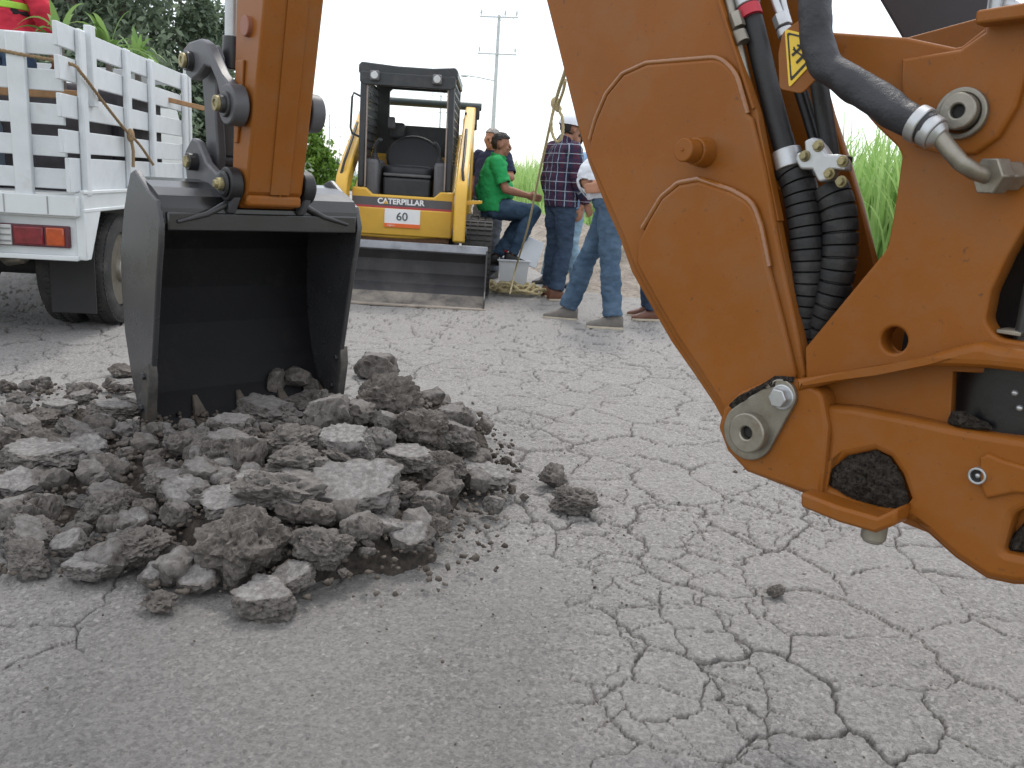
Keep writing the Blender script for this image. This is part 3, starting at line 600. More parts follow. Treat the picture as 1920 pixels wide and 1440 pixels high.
vb = platep('clamp_block', [[(1507, 264, 5), (1524, 256, 6), (1538, 272, 6), (1549, 289), (1574, 289, 6), (1583, 303, 6), (1584, 320, 5), (1562, 318), (1552, 338, 6), (1534, 342, 6), (1522, 318), (1500, 318, 6), (1490, 300, 6), (1494, 284, 6), (1510, 290)]], -.05, .03, ZINC, hoe, .004)
for x, y in ((1529, 273), (1504, 292), (1575, 302), (1550, 325), (1572, 340)):
    mb = MB(); p = UP(x, y, -.040); mb.cyl(p-Sd*.02, p, .0075, .0075, 6); mb.cyl(p-Sd*.012, p-Sd*.008, .0105, .0105, 18)
    mb.build('clamp_bolt', GOLD, vb, 30, .001)
mb = MB(); mb.prism([UP(x, y, -.07) for x, y in ((1480, 282), (1590, 292), (1588, 312), (1482, 312))], -Sd*.02); mb.build('clamp_base', DARKPAINT, vb, bevel=.002)
sg = platep('warning_sign', [[(1467, 60, 8), (1500, 36, 10), (1540, 42, 10), (1548, 130, 8), (1503, 176, 10), (1461, 167, 8), (1459, 100)]], -.005, .004, ORANGE, hoe, .0015)
so_ = -.003
def tri(k, c=(1497, 92)): return [(c[0]+(x-c[0])*k, c[1]+(y-c[1])*k, 7*k) for x, y in ((1471, 54), (1562, 76), (1479, 165))]
platep('sign_face', [tri(1.0)], so_, .0016, SIGNY, sg, .0004)
platep('sign_border', [tri(.84), tri(.72)], so_+.0008, .0012, BLACK, sg, .0003)
mb = MB(); o3 = so_+.001
for (x0, y0, x1, y1, wd) in ((1485, 104, 1505, 86, .0045), (1493, 118, 1513, 98, .0045), (1487, 92, 1503, 104, .0025), (1495, 84, 1512, 99, .003), (1500, 82, 1516, 92, .006), (1504, 100, 1508, 112, .002), (1488, 88, 1492, 96, .002)):
    mb.bar(UP(x0, y0, o3), UP(x1, y1, o3), wd, .0012, np.cross(Sd, UP(x1, y1, o3)-UP(x0, y0, o3)))
mb.build('sign_symbol', BLACK, sg)
# --- stick, linkage and bucket, in the boom's centre plane: h ahead of BC, z height, lat towards the viewer's side
def HZ(h, z, lat=0.): return A(BC[0], BC[1], 0) + Hh*h + ZZ*z + Sd*lat
fh = lambda z: 2.352-.235*(z-1.0)
bh = lambda z: fh(z)+.13+.16*(z-1.0)
st = MB(); zs = [.952, 1.02, 1.3, 1.7, 2.2, 2.65]; hw = .121
V = []; 
for z in zs:
    wv = hw-.006*(z-1)
    a0 = fh(z)+(.05 if z < .96 else 0); a1 = bh(z)
    V += [HZ(a0, z, -wv), HZ(a1, z, -wv), HZ(a1, z, wv), HZ(a0, z, wv)]
F = [(4*i+j, 4*i+(j+1) % 4, 4*i+4+(j+1) % 4, 4*i+4+j) for i in range(len(zs)-1) for j in range(4)] + [(3, 2, 1, 0), tuple(len(V)-4+j for j in range(4))]
st.add(V, F); stick = st.build('stick', ORANGE, hoe, 30, .012, 3)
mb = MB(); mb.tube([HZ(fh(z)-.001, z, -.022+.014*(z-1)) for z in (1.0, 1.4, 1.9, 2.6)], .0042, 8); mb.build('weld_seam', ORANGE, stick, 60)
mb = MB(); mb.bar(HZ(fh(1.01)-.003, 1.01, -.02), HZ(fh(2.6)-.003, 2.6, .0), .082, .006, Sd); mb.build('wear_plate', ORANGE, stick, bevel=.002)
mb = MB(); mb.box(HZ(fh(1)+.045, .985, 0), (.10, .232, .045), (Hh, Sd, ZZ)); mb.build('end_casting', ORANGE, stick, bevel=.012)
mb = MB(); p = HZ((fh(1.62)+bh(1.62))/2, 1.615, hw); mb.cyl(p-Sd*.01, p+Sd*.014, .038, .036, 26); mb.build('side_plug', mat('brown_plug', (.24, .09, .05), .5), stick, 40, .003)
mb = MB(); mb.prism([HZ(bh(z)-d, z, hw-.002) for z, d in ((1.50, .10), (1.50, .03), (1.38, .035), (1.2, .03), (1.2, .06), (1.36, .09))], Sd*.010); mb.build('side_rib', ORANGE, stick, bevel=.003)
# guide links, bucket link, cylinder
pA = (2.36, 1.335); pB = (2.735, 1.51); pC = (2.72, 1.118); pD = (2.405, 1.042)
def linkplate(lat, th):
    c = [(pB[0], pB[1]), (pA[0], pA[1])]; P = []
    o_ = [(-.085, .055), (-.02, .08), (.09, .085), (.155, .06), (.28, -.06), (.35, -.10), (.43, -.14), (.44, -.20), (.41, -.245), (.37, -.255), (.33, -.22), (.285, -.16), (.24, -.085), (.19, -.035), (.13, -.025), (.06, -.06), (0, -.075), (-.065, -.05)]
    return [HZ(pB[0]-x*1.0, pB[1]+z*.95, lat) for x, z in o_]
for s_ in (1, -1):
    mb = MB(); la = s_*.150; P = linkplate(la+.0225, .045); mb.prism(P, -Sd*.045); gl = mb.build('guide_link', GREYPAINT, hoe, 35, .009)
    mb = MB(); mb.cyl(HZ(*pA, la-s_*.02), HZ(*pA, la+s_*.040), .078, .074, 30); mb.build('link_boss', GREYPAINT, gl, 40, .006)
    mb = MB(); mb.cyl(HZ(*pA, la), HZ(*pA, la+s_*.052), .052, .046, 26); mb.build('bushing', DARKPAINT, gl, 40, .004)
    for pp, r in ((pA, .0), (pB, .0)):
        mb = MB(); e0 = (.052 if pp is pA else .03) if s_ > 0 else (.012 if pp is pA else -.03); mb.cyl(HZ(*pp, la+s_*(e0-.03)), HZ(*pp, la+s_*(e0+.018)), .034 if pp is pA else .040, .032 if pp is pA else .038, 20, 0)
        mb.ring(HZ(*pp, la+s_*(e0+.018)), HZ(*pp, la+s_*(e0+.034)), .029, .013, 20, 1); mb.cyl(HZ(*pp, la+s_*(e0)), HZ(*pp, la+s_*(e0+.030)), .014, .014, 6, 1); mb.build('link_pin', [DARKPAINT, GOLD], gl, 40, .003)
for s_ in (1, -1):
    mb = MB(); la = s_*.085
    P = [HZ(pB[0]+x, z, la+.02) for x, z in ((-.085, pB[1]+.02), (-.05, pB[1]+.07), (.04, pB[1]+.07), (.075, pB[1]), (.05, 1.36), (.035, 1.2), (.05, 1.10), (.0, 1.05), (-.07, 1.07), (-.085, 1.16), (-.07, 1.3))]
    mb.prism(P, -Sd*.04); lk = mb.build('bucket_link', GREYPAINT, hoe, 35, .008)
mb = MB(); mb.box(HZ(pB[0]-.01, 1.3, 0), (.05, .14, .3), (Hh, Sd, ZZ)); mb.build('cross_plate', GREYPAINT, lk, bevel=.004)
mb = MB(); mb.cyl(HZ(*pC, -.20), HZ(*pC, .205), .036, .036, 22, 0); mb.cyl(HZ(*pC, .20), HZ(*pC, .215), .027, .027, 6, 1); mb.build('bucket_pin', [DARKPAINT, GOLD], lk, 40, .003)
cy = MB(); q0 = HZ(pB[0], pB[1], 0); q1 = HZ(2.68, 2.45, 0); dq = (q1-q0)/np.linalg.norm(q1-q0)
cy.cyl(q0-dq*.01, q0+dq*.12, .045, .04, 22, 0); cy.cyl(q0+dq*.10, q0+dq*.5, .032, .032, 24, 1); cy.cyl(q0+dq*.33, q1, .058, .058, 28, 2); cy.cyl(q0+dq*.30, q0+dq*.35, .064, .064, 28, 0)
cy.build('bucket_cylinder', [DARKPAINT, ZINC, ORANGE], hoe, 40, .004)

# bucket
bw = .425; blat = -.005
bk_ = root('tmp', (0, 0, 0), None, None); bpy.data.objects.remove(bk_)
SIDEP = mat('bucket_side_sky_sheen', (.040, .040, .043), .26, 0, .25, 3, .05, 30, dirt=((.13, .12, .11), 5, .55, .9, .5), spec=.7)  # the bucket's black, greyed: sky reflection put into the colour, plus dust
BUCKIN = mat('bucket_inside_shade', (.007, .007, .008), .46, 0, .4, 5, .15, 40, dirt=((.04, .036, .032), 4, .56, .85, .6), spec=.15)  # same black made deeper: shade inside the bucket put into the colour
prof = [(2.425, .885), (2.428, .945), (2.455, .99), (2.52, 1.018), (2.60, 1.04), (2.70, 1.05), (2.80, 1.005), (2.86, .90), (2.885, .75), (2.885, .58), (2.87, .42), (2.83, .27), (2.77, .14), (2.70, .05), (2.635, -.045)]
sh = MB(); nrm = []
for i, (h_, z_) in enumerate(prof):
    a = A(*prof[max(i-1, 0)]); b = A(*prof[min(i+1, len(prof)-1)]); t = (b-a)/np.linalg.norm(b-a); nrm.append((t[1], -t[0]))
tks = .018
P_out = [HZ(h_, z_, 0) for h_, z_ in prof]; P_in = [HZ(h_+n_[0]*tks, z_+n_[1]*tks, 0) for (h_, z_), n_ in zip(prof, nrm)]
for i in range(len(prof)-1):
    V = [p + Sd*(blat+s_) for s_ in (-bw+.004, bw-.004) for p in (P_out[i], P_out[i+1], P_in[i+1], P_in[i])]
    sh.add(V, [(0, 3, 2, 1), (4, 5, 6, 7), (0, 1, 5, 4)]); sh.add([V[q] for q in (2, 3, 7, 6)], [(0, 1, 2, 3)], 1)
BUCKETP = mat('bucket_black_paint', (.013, .013, .0145), .22, 0, .3, 6, .06, 35, dirt=((.07, .062, .055), 5, .60, .95, .45), spec=.7)
bucket = sh.build('bucket', [BUCKETP, BUCKIN], hoe, 50)
inner = MB()
side = [(2.410, .885), (2.440, .97), (2.53, 1.005), (2.66, 1.075), (2.715, 1.06), (2.80, .93), (2.872, .76), (2.882, .58), (2.862, .40), (2.80, .22), (2.71, .06), (2.63, -.05), (2.585, .10), (2.54, .33), (2.49, .55), (2.455, .70), (2.425, .80)]
for s_ in (1, -1):
    mb = MB(); mb.prism([HZ(h_, z_, blat+s_*bw+.012) for h_, z_ in side], -Sd*.024); mb.build('side_plate', SIDEP, bucket, 35, .005)
    mb = MB(); mb.prism([HZ(h_, z_, blat+s_*(bw+.010)+.020) for h_, z_ in ((2.545, .33), (2.60, .30), (2.655, .10), (2.69, -.05), (2.615, -.08), (2.565, .10), (2.535, .25))], -Sd*.040)
    sc_ = mb.build('side_cutter', mat('worn_black_steel', (.06, .058, .055), .5, .3, .4, 9, .15, 50, dirt=((.24, .20, .16), 8, .45, .8, .7)), bucket, 35, .005)
    for z_, h_ in ((.27, 2.578), (.13, 2.615)):
        mb = MB(); mb.cyl(HZ(h_, z_, blat+s_*(bw+.01)-.03), HZ(h_, z_, blat+s_*(bw+.01)+.032), .016, .016, 6); mb.build('cutter_bolt', DARKPAINT, sc_, 30, .002)
mb = MB(); mb.bar(HZ(2.418, .895, blat-bw+.02), HZ(2.418, .895, blat+bw-.02), .070, .018, ZZ); mb.build('top_lip', BUCKETP, bucket, 30, .006)
cut = MB(); cut.bar(HZ(2.825, .235, blat), HZ(2.628, -.07, blat), bw*2-.05, .022, Sd); cut.build('cutting_edge', mat('scoured_edge', (.075, .075, .08), .45, .4, .3, 5, .06, 50, dirt=((.2, .17, .14), 5, .5, .85, .6)), bucket, 30, .004)
TOOTH = mat('muddy_tooth', (.055, .045, .036), .8, .1, .4, 14, .6, 60, c2=(.15, .125, .10))
for la in (.395, .198, .0, -.198, -.395):
    mb = MB(); d_ = (HZ(2.60, -.11)-HZ(2.80, .20)); d_ /= np.linalg.norm(d_); nn = np.cross(d_, Sd); nn *= np.sign(nn @ -Hh)
    b0 = HZ(2.765, .165, blat+la)
    for (s0, s1, w0, w1, t0, t1, o0) in ((.05, .15, .022, .055, .012, .05, .018), (.14, .25, .062, .05, .055, .045, .018), (.25, .38, .055, .05, .05, .012, .012)):
        V = []
        for sx, wx, tx in ((s0, w0, t0), (s1, w1, t1)):
            for i, j in ((-1, 0), (1, 0), (1, 1), (-1, 1)): V.append(b0 + d_*sx + Sd*wx*i*.5 + nn*(tx*(j-.25)+o0*.3))
        mb.add(V, [(0, 1, 2, 3), (7, 6, 5, 4), (0, 4, 5, 1), (1, 5, 6, 2), (2, 6, 7, 3), (3, 7, 4, 0)])
    mb.build('bucket_tooth', TOOTH, bucket, 30, .006)
for s_ in (1, -1):
    mb = MB(); la = s_*.150
    P = [HZ(h_, z_, la+.017) for h_, z_ in ((2.36, .99), (2.352, 1.05), (2.39, 1.105), (2.45, 1.105), (2.52, 1.08), (2.62, 1.12), (2.70, 1.20), (2.76, 1.215), (2.84, 1.16), (2.84, 1.09), (2.82, 1.0), (2.60, .99), (2.44, .93), (2.41, .93))]
    mb.prism(P, -Sd*.034); ear = mb.build('bucket_ear', GREYPAINT, bucket, 35, .008)
    mb = MB(); mb.cyl(HZ(*pD, la-s_*.02), HZ(*pD, la+s_*.03), .066, .066, 30); mb.cyl(HZ(*pD, la+s_*.03), HZ(*pD, la+s_*.042), .052, .046, 28); mb.build('ear_boss', RUBBER, ear, 40, .008)
    mb = MB(); mb.cyl(HZ(*pD, la+s_*.035), HZ(*pD, la+s_*(.062 if s_ > 0 else .048)), .026, .024, 18); mb.cyl(HZ(*pD, la+s_*.04), HZ(*pD, la+s_*(.075 if s_ > 0 else .055)), .017, .017, 6); mb.build('pin_head', GOLD, ear, 40, .003)
    mb = MB(); mb.tube([HZ(2.42, .965, la+s_*.02), HZ(2.412, .925, la+s_*.10), HZ(2.405, .895, la+s_*.215)], [.014, .012, .007], 8); mb.build('gusset_weld', DARKPAINT, bucket, 60)

# ------------------------------------------------------------------ the heap: soil, broken asphalt, crumbs
def chunk_mat():
    mt = bpy.data.materials.new('broken_asphalt'); mt.use_nodes = True; t = mt.node_tree; b = t.nodes['Principled BSDF']; b.inputs['Roughness'].default_value = .93; b.inputs['Specular IOR Level'].default_value = .2
    N = t.nodes.new; tc = N('ShaderNodeTexCoord'); oi = N('ShaderNodeObjectInfo')
    def noise_(sc_, det=6, ro=.7):
        n = N('ShaderNodeTexNoise'); n.inputs['Scale'].default_value = sc_; n.inputs['Detail'].default_value = det; n.inputs['Roughness'].default_value = ro
        t.links.new(tc.outputs['Object'], n.inputs['Vector']); return n.outputs[0]
    def mix(f, a, bb):
        x = N('ShaderNodeMix'); x.data_type = 'RGBA'
        for s_, k in ((f, 0), (a, 6), (bb, 7)):
            if isinstance(s_, (int, float)): x.inputs[k].default_value = s_
            elif isinstance(s_, tuple): x.inputs[k].default_value = (*s_, 1)
            else: t.links.new(s_, x.inputs[k])
        return x.outputs[2]
    def mrange(src, a, bb, c=0., d=1.):
        r = N('ShaderNodeMapRange'); r.inputs[1].default_value = a; r.inputs[2].default_value = bb; r.inputs[3].default_value = c; r.inputs[4].default_value = d
        t.links.new(src, r.inputs[0]); return r.outputs[0]
    at = N('ShaderNodeAttribute'); at.attribute_name = 'wear'; at2 = N('ShaderNodeAttribute'); at2.attribute_name = 'pit'
    vo = N('ShaderNodeTexVoronoi'); vo.inputs['Scale'].default_value = 90; t.links.new(tc.outputs['Object'], vo.inputs['Vector'])
    brown = mix(mrange(noise_(14), .35, .65), (.054, .046, .040), (.135, .117, .102))
    grey = mix(mrange(noise_(12), .35, .65), (.088, .081, .075), (.21, .197, .186))
    base = mix(mrange(oi.outputs['Color'], .0, 1.0), brown, grey)
    base = mix(mrange(vo.outputs['Distance'], .0, .5, .0, .35), base, mix(.5, base, (.30, .28, .26)))
    base = mix(mrange(noise_(110, 4, .8), .56, .70, 0, .75), base, (.30, .27, .24))
    base = mix(mrange(noise_(75, 5, .8), .54, .68, 0, .85), base, (.026, .022, .019))
    base = mix(at2.outputs['Fac'], base, (.038, .031, .026))
    top = mix(mrange(noise_(45, 6, .75), .38, .62), (.14, .132, .125), (.31, .297, .284))
    top = mix(mrange(noise_(170, 3), .60, .74, 0, .7), top, (.09, .085, .08))
    base = mix(at.outputs['Fac'], base, top)
    t.links.new(base, b.inputs['Base Color'])
    bp = N('ShaderNodeBump'); bp.inputs['Strength'].default_value = .9; bp.inputs['Distance'].default_value = .007
    a = N('ShaderNodeMath'); a.operation = 'ADD'; t.links.new(noise_(80, 6, .75), a.inputs[0]); t.links.new(noise_(25, 4), a.inputs[1])
    t.links.new(a.outputs[0], bp.inputs['Height']); t.links.new(bp.outputs[0], b.inputs['Normal'])
    return mt
CHUNK = chunk_mat()
_ico = {}
def ico(n):
    if n not in _ico:
        bm = bmesh.new(); bmesh.ops.create_icosphere(bm, subdivisions=n, radius=1); bm.verts.ensure_lookup_table()
        _ico[n] = (np.array([v.co[:] for v in bm.verts]), np.array([[v.index for v in f.verts] for f in bm.faces])); bm.free()
    return _ico[n]
def n3(P, s, seed, o=1):
    return np.array([mn.fractal(Vector((p[0]*s+seed, p[1]*s-seed*.7, p[2]*s+seed*1.3)), .9, 2.1, o) for p in P])
def chunk_mesh(seed, kind, dims, sub=4):
    """kind: s slab with a worn flat top, g angular lump, c rough clod of soil and asphalt"""
    r = np.random.default_rng(seed+100); D, F = ico(sub); P = D.copy()
    npl = {'s': 9, 'g': 11, 'c': 16}[kind]
    Nn = r.normal(size=(npl, 3)); Nn /= np.linalg.norm(Nn, axis=1)[:, None]
    if kind == 's':
        Nn[:, 2] *= .35; Nn /= np.linalg.norm(Nn, axis=1)[:, None]
    d = r.uniform(.66, .98, npl)
    if kind != 'c': Nn = np.vstack([[0, 0, 1.], [0, 0, -1.], Nn]); d = np.concatenate([[.52 if kind == 's' else .66, .62], d])
    dots = P @ Nn.T; k = np.where(dots > 1e-3, d/np.maximum(dots, 1e-3), 9); rad = np.minimum(k.min(1), 1.0); topf = (k.argmin(1) == 0) & (rad < 1) if kind != 'c' else np.zeros(len(P), bool)
    P = P*rad[:, None]
    n1 = n3(D, 1.6, seed*3.1, 3); n2 = n3(D, 5.5, seed*1.7+9, 4)
    rough = {'s': .15, 'g': .21, 'c': .25}[kind]; w_ = np.where(topf, .30, 1.0)
    n4 = n3(D, 13, seed*.9+4, 3)*(.6 if kind == 'c' else 1)
    P = P*(1+(rough*n1*w_+ rough*.60*n2*w_ + rough*.30*n4*w_)[:, None])
    P = P*(A(*dims)/2)/np.abs(P).max(0)
    me = fast_mesh('chunk', P, None, F)
    wear = topf.astype(np.float32)*(1.0 if kind == 's' else .55)*np.clip(1-.8*np.clip(n2, 0, 1), 0, 1)
    pit = np.clip(-(n2*.9+n4*.5)-.12, 0, 1)*1.3; pit = np.clip(pit*w_, 0, .85)
    for nm, a in (('wear', wear), ('pit', pit)): q = me.attributes.new(nm, 'FLOAT', 'POINT'); q.data.foreach_set('value', a.astype(np.float32))
    me.materials.append(CHUNK)
    for p in me.polygons: p.use_smooth = True
    me.set_sharp_from_angle(angle=radians(38))
    return me
def hit(x, y):
    """where the sight line through a photo point meets heap or road"""
    d = ray(x, y); t0 = .8; p = CAM+d*t0
    for t in np.arange(.8, 9, .01):
        p = CAM+d*t
        if p[2] <= heap_h(p[0], p[1]): return p
    return p
def put_chunk(me, p, rot, label, group, cat='rubble', name='asphalt_chunk', tint=.5):
    o = bpy.data.objects.new(name, me); col.objects.link(o); o.location = p; o.rotation_euler = rot; o.color = (tint, tint, tint, 1)
    return tag(o, label, cat, group)

# soil under and between the pieces
gx = np.linspace(-3.0, .55, 330); gy = np.linspace(1.75, 5.0, 330); Xs, Ys = np.meshgrid(gx, gy, indexing='ij')
hh = heap_h(Xs, Ys); msk = sstep(.075, .13, hh+.03*fbm(Xs*6, Ys*6, 3, 4))
Zs = -.05+msk*.045 + hh*.72*msk + msk*(.030*fbm(Xs*11, Ys*11, 4, 3)+.022*np.abs(fbm(Xs*24, Ys*24, 3, 6))+.010*fbm(Xs*60, Ys*70, 2, 8))
idx = np.arange(330*330).reshape(330, 330); Fq = np.stack([idx[:-1, :-1], idx[:-1, 1:], idx[1:, 1:], idx[1:, :-1]], -1).reshape(-1, 4)
SOILH = mat('heap_soil', (.040, .034, .029), .96, 0, .3, 45, 1.0, 150, c2=(.125, .107, .092), spec=.15, speck=((.28, .25, .22), 150, .62, .72, .7), dirt=((.03, .025, .021), 70, .58, .72, .8))
tag(link_mesh('soil_heap', fast_mesh('soil_heap', np.stack([Xs, Ys, Zs], -1).reshape(-1, 3), Fq), SOILH, smooth=180), 'dark crumbly soil heaped under the broken asphalt', kind='stuff')

U_ = [  # photo x, y, width, height, kind, greyness, label (None: one of the many)
 (495, 1122, 126, 88, 's', .3, 'large pale-topped asphalt slab lying alone nearest the camera'),
 (545, 1077, 92, 62, 's', .4, 'pale slab just behind the nearest slab of the heap'),
 (295, 1126, 78, 52, 'c', .1, 'dark crumbly clod lying on the road at the front edge of the heap'),
 (290, 1070, 64, 66, 's', .6, 'pale grey upright chunk above the dark front clod'),
 (370, 1078, 84, 52, 's', .4, 'pale chunk tucked under the big dark clod'),
 (455, 1022, 158, 150, 'c', .05, 'biggest dark brown soil clod at the front of the heap'),
 (252, 1016, 142, 84, 'c', .15, 'long brown layered slab leaning at the front of the heap'),
 (605, 1024, 116, 82, 'c', .4, 'knobbly grey-brown lump on the road beside the big dark clod'),
 (768, 996, 74, 66, 's', .4, 'rounded grey chunk with a pale top on the open road by the heap'),
 (675, 990, 76, 56, 'g', .35, None), (805, 948, 72, 56, 'g', .35, None), (820, 986, 48, 38, 'c', .1, None), (725, 952, 44, 44, 'g', .7, None),
 (925, 944, 46, 38, 'g', .8, 'small grey lump at the corner of the flat pale slab'),
 (912, 884, 116, 78, 's', .8, 'flat pale slab lying level at the right end of the heap'),
 (820, 872, 94, 66, 'c', .15, 'dark rough lump against the flat pale slab'),
 (830, 916, 78, 48, 'c', .3, None), (752, 922, 62, 38, 'c', .2, None), (760, 856, 96, 44, 's', .6, None),
 (662, 912, 156, 92, 's', .8, 'wide pale slab tilted in the middle of the heap'),
 (648, 828, 98, 80, 's', 1., 'square pale slab standing tilted near the top of the heap'),
 (712, 822, 56, 42, 'g', .9, None), (722, 790, 42, 40, 'g', .6, None), (676, 772, 64, 46, 'g', .35, 'grey lump by the right lower corner of the bucket'),
 (703, 698, 78, 48, 'g', .35, 'uppermost grey lump behind the right corner of the bucket'),
 (722, 742, 116, 104, 'c', .0, 'dark mass of soil clods behind the right corner of the bucket'),
 (792, 798, 104, 88, 'c', .0, 'black hollow clod at the right back of the heap'),
 (846, 780, 70, 44, 'g', .45, 'layered grey-brown lump at the far right back of the heap'), (846, 818, 92, 54, 'g', .4, None),
 (640, 862, 76, 28, 'c', .3, None), (545, 735, 58, 54, 'g', .7, 'grey lump lying in the mouth of the bucket'),
 (592, 756, 112, 66, 'c', .35, 'brown-topped chunk lying in the mouth of the bucket'),
 (614, 778, 80, 74, 'g', .5, None), (495, 776, 112, 54, 'g', .5, None), (430, 806, 94, 58, 'g', .45, None), (382, 818, 34, 40, 'g', .6, None),
 (425, 840, 96, 64, 'g', .25, 'dark wedge-shaped chunk in front of the bucket teeth'), (460, 852, 64, 76, 'g', .15, None),
 (545, 826, 108, 60, 'c', .3, 'reddish brown rough chunk at the top of the heap'), (556, 870, 108, 64, 'c', .45, None), (598, 876, 42, 44, 'g', .5, None),
 (556, 893, 58, 20, 's', .5, None), (470, 894, 68, 48, 's', .8, 'small chunk with one flat pale face in the middle of the heap'),
 (380, 886, 78, 48, 'g', .5, None), (338, 830, 54, 50, 'c', .2, None), (342, 920, 84, 54, 's', .5, None), (420, 936, 94, 68, 's', .7, None),
 (310, 902, 86, 42, 'g', .3, None), (530, 926, 166, 56, 'g', .6, 'long arched grey slab bridging two dark lumps'),
 (545, 957, 60, 40, 'g', .1, None), (590, 962, 72, 44, 'g', .05, None), (330, 962, 54, 42, 'g', .4, None),
 (46, 1044, 88, 62, 'c', .35, 'brownish lump at the left edge of the heap'), (126, 1014, 68, 58, 's', .7, 'pale chunk beside the brownish lump at the left'), (52, 1000, 90, 42, 'g', .5, None),
 (160, 1062, 94, 30, 's', .8, None), (26, 902, 84, 56, 's', .9, 'pale slab cut by the left edge of the picture'), (82, 950, 54, 56, 'g', .1, None),
 (190, 956, 86, 62, 'c', .4, None), (20, 962, 76, 64, 'g', .6, None), (242, 932, 40, 36, 'c', .2, None), (272, 952, 50, 40, 'c', .15, None),
 (66, 856, 134, 42, 's', .7, None), (166, 836, 64, 32, 's', .9, None), (140, 808, 66, 34, 'g', .4, None), (186, 796, 54, 48, 'g', .1, 'dark bluish lump left of the bucket'),
 (206, 766, 92, 26, 's', .3, 'flat rust-brown slab left of the bucket'), (110, 762, 58, 26, 's', .9, None), (80, 782, 54, 30, 'c', .1, None),
 (228, 700, 48, 22, 'c', .1, None), (232, 722, 46, 20, 's', .8, None), (256, 750, 48, 20, 's', .9, None), (40, 800, 70, 30, 'g', .6, None), (150, 745, 50, 22, 'g', .5, None),
 (1034, 900, 60, 54, 'c', .25, 'upper of two brown clods lying together on the open road'), (1076, 950, 94, 64, 'c', .3, 'larger lower brown clod of the pair on the open road'),
 (1456, 1114, 37, 29, 'c', .0, 'single small dark clod on the cracked asphalt below the swing frame'), (645, 1072, 22, 16, 'c', .0, None),
 (948, 862, 26, 20, 'c', .0, None), (983, 931, 18, 16, 'c', .0, None), (810, 968, 30, 22, 'c', .2, None),
]
GEN_HEAP = 'rough broken lump in the heap of asphalt and soil by the bucket'
seen_ = {}
def auto_label(x, y, w_, h_, k, gr):
    sz = 'small' if w_ < 52 else 'large' if w_ > 92 else 'middling'
    tone = 'dark brown' if gr < .18 else 'grey-brown' if gr < .42 else 'grey' if gr < .66 else 'pale grey'
    sh = {'s': 'flat-topped slab', 'g': 'lump of asphalt', 'c': 'crumbly clod'}[k]
    px = ('at the far left of the heap' if x < 110 else 'left of the bucket' if x < 290 else 'below the left corner of the bucket' if x < 420 else 'in the middle of the heap' if x < 570 else 'in the right half of the heap' if x < 730 else 'at the right end of the heap')
    row = 'in the back row' if y < 780 else 'halfway up' if y < 900 else 'towards the front' if y < 985 else 'in the front row'
    return f'{sz} {tone} {sh} {row} {px}'
for u_ in U_:
    if not u_[6]: l_ = auto_label(*u_[:6]); seen_[l_] = seen_.get(l_, 0)+1
for i, (x, y, w_, h_, k, gr, lb) in enumerate(U_):
    p = hit(x, y+h_*.22); dist = (p-CAM) @ _f; up_ = 1.15 if x < 880 and i > 4 else 1.0; X_ = w_*dist/FP*up_; Hm = h_*dist/FP*up_
    ph = asin((CH-p[2])/np.linalg.norm(p-CAM))
    r = np.random.default_rng(i+5)
    if k == 's':
        flat = h_ < w_*.5 or 'flat' in (lb or '')
        dp = X_*r.uniform(.75, .95); tilt = 0 if flat else radians(r.uniform(14, 30)); th = max(.30*X_, (Hm-dp*sin(ph+tilt)*.8)/cos(ph)) if not flat else max(.02, min(.3*X_, Hm*.8))
        if i == 0: tilt = .12; th = .6*Hm
        dims = (X_*1.04, dp, th*1.25); rot = (tilt, r.normal(0, .12), r.uniform(-.5, .5))
    else:
        dims = (X_*1.06, X_*r.uniform(.7, .95), max(Hm*.95, .4*X_)); rot = (r.normal(0, .2), r.normal(0, .2) + (-.45 if i == 6 else 0), r.uniform(-.4, .4))
    if i == 6: dims = (X_*1.1, X_*.6, Hm*.62)
    me = chunk_mesh(i, k, dims, 5 if w_ > 85 else 4)
    zc = max(p[2]+dims[2]*.12, road_z(p[0], p[1])+dims[2]*.40)
    put_chunk(me, (p[0], p[1]+.12*dims[1], zc), rot, lb or auto_label(x, y, w_, h_, k, gr), None if lb else ('broken lumps in the heap' if seen_[auto_label(x, y, w_, h_, k, gr)] > 1 else None), 'asphalt chunk' if k != 'c' else 'soil clod', 'asphalt_chunk' if k != 'c' else 'soil_clod', gr)
# smaller lumps filling the heap and strewn round it: shared shapes
small = [chunk_mesh(300+i, 'cgcgs'[i % 5], (.095, .085, (.07, .065, .075, .06, .045)[i % 5]), 3) for i in range(15)]
cnt = 0; r = np.random.default_rng(77); tries = 0
while cnt < 296 and tries < 9000:
    tries += 1; fr_ = cnt % 5 == 4; lf_ = cnt % 5 in (0, 2); x = r.uniform(-1.1, -.1) if fr_ else r.uniform(-2.7, -1.0) if lf_ else r.uniform(-1.6, .25); y = r.uniform(2.02, 2.75) if fr_ else r.uniform(2.5, 4.3) if lf_ else r.uniform(2.1, 4.3); h_ = heap_h(x, y)
    if h_ < (.03 if x < -.75 else .07) or r.random() > (.35+h_*4 if x > -1.0 else .9): continue
    q = A(x, y, h_); bl = (q-A(BC[0], BC[1], 0)); 
    if 2.40 < bl @ Hh < 2.9 and abs(bl @ Sd) < .46: continue
    s_ = np.clip(r.lognormal(-.38, .45), .25, 1.25)
    put_chunk(small[cnt % 15], (x, y, h_*.85+.012*s_), (r.normal(0, .35), r.normal(0, .35), r.uniform(0, 6.28)), 'small broken piece among the rubble of the heap', 'small pieces in the heap', 'rubble', 'rubble_piece', float(np.clip(r.normal(.45, .3), 0, 1))).scale = (s_,)*3
    cnt += 1
cnt = 0; tries = 0
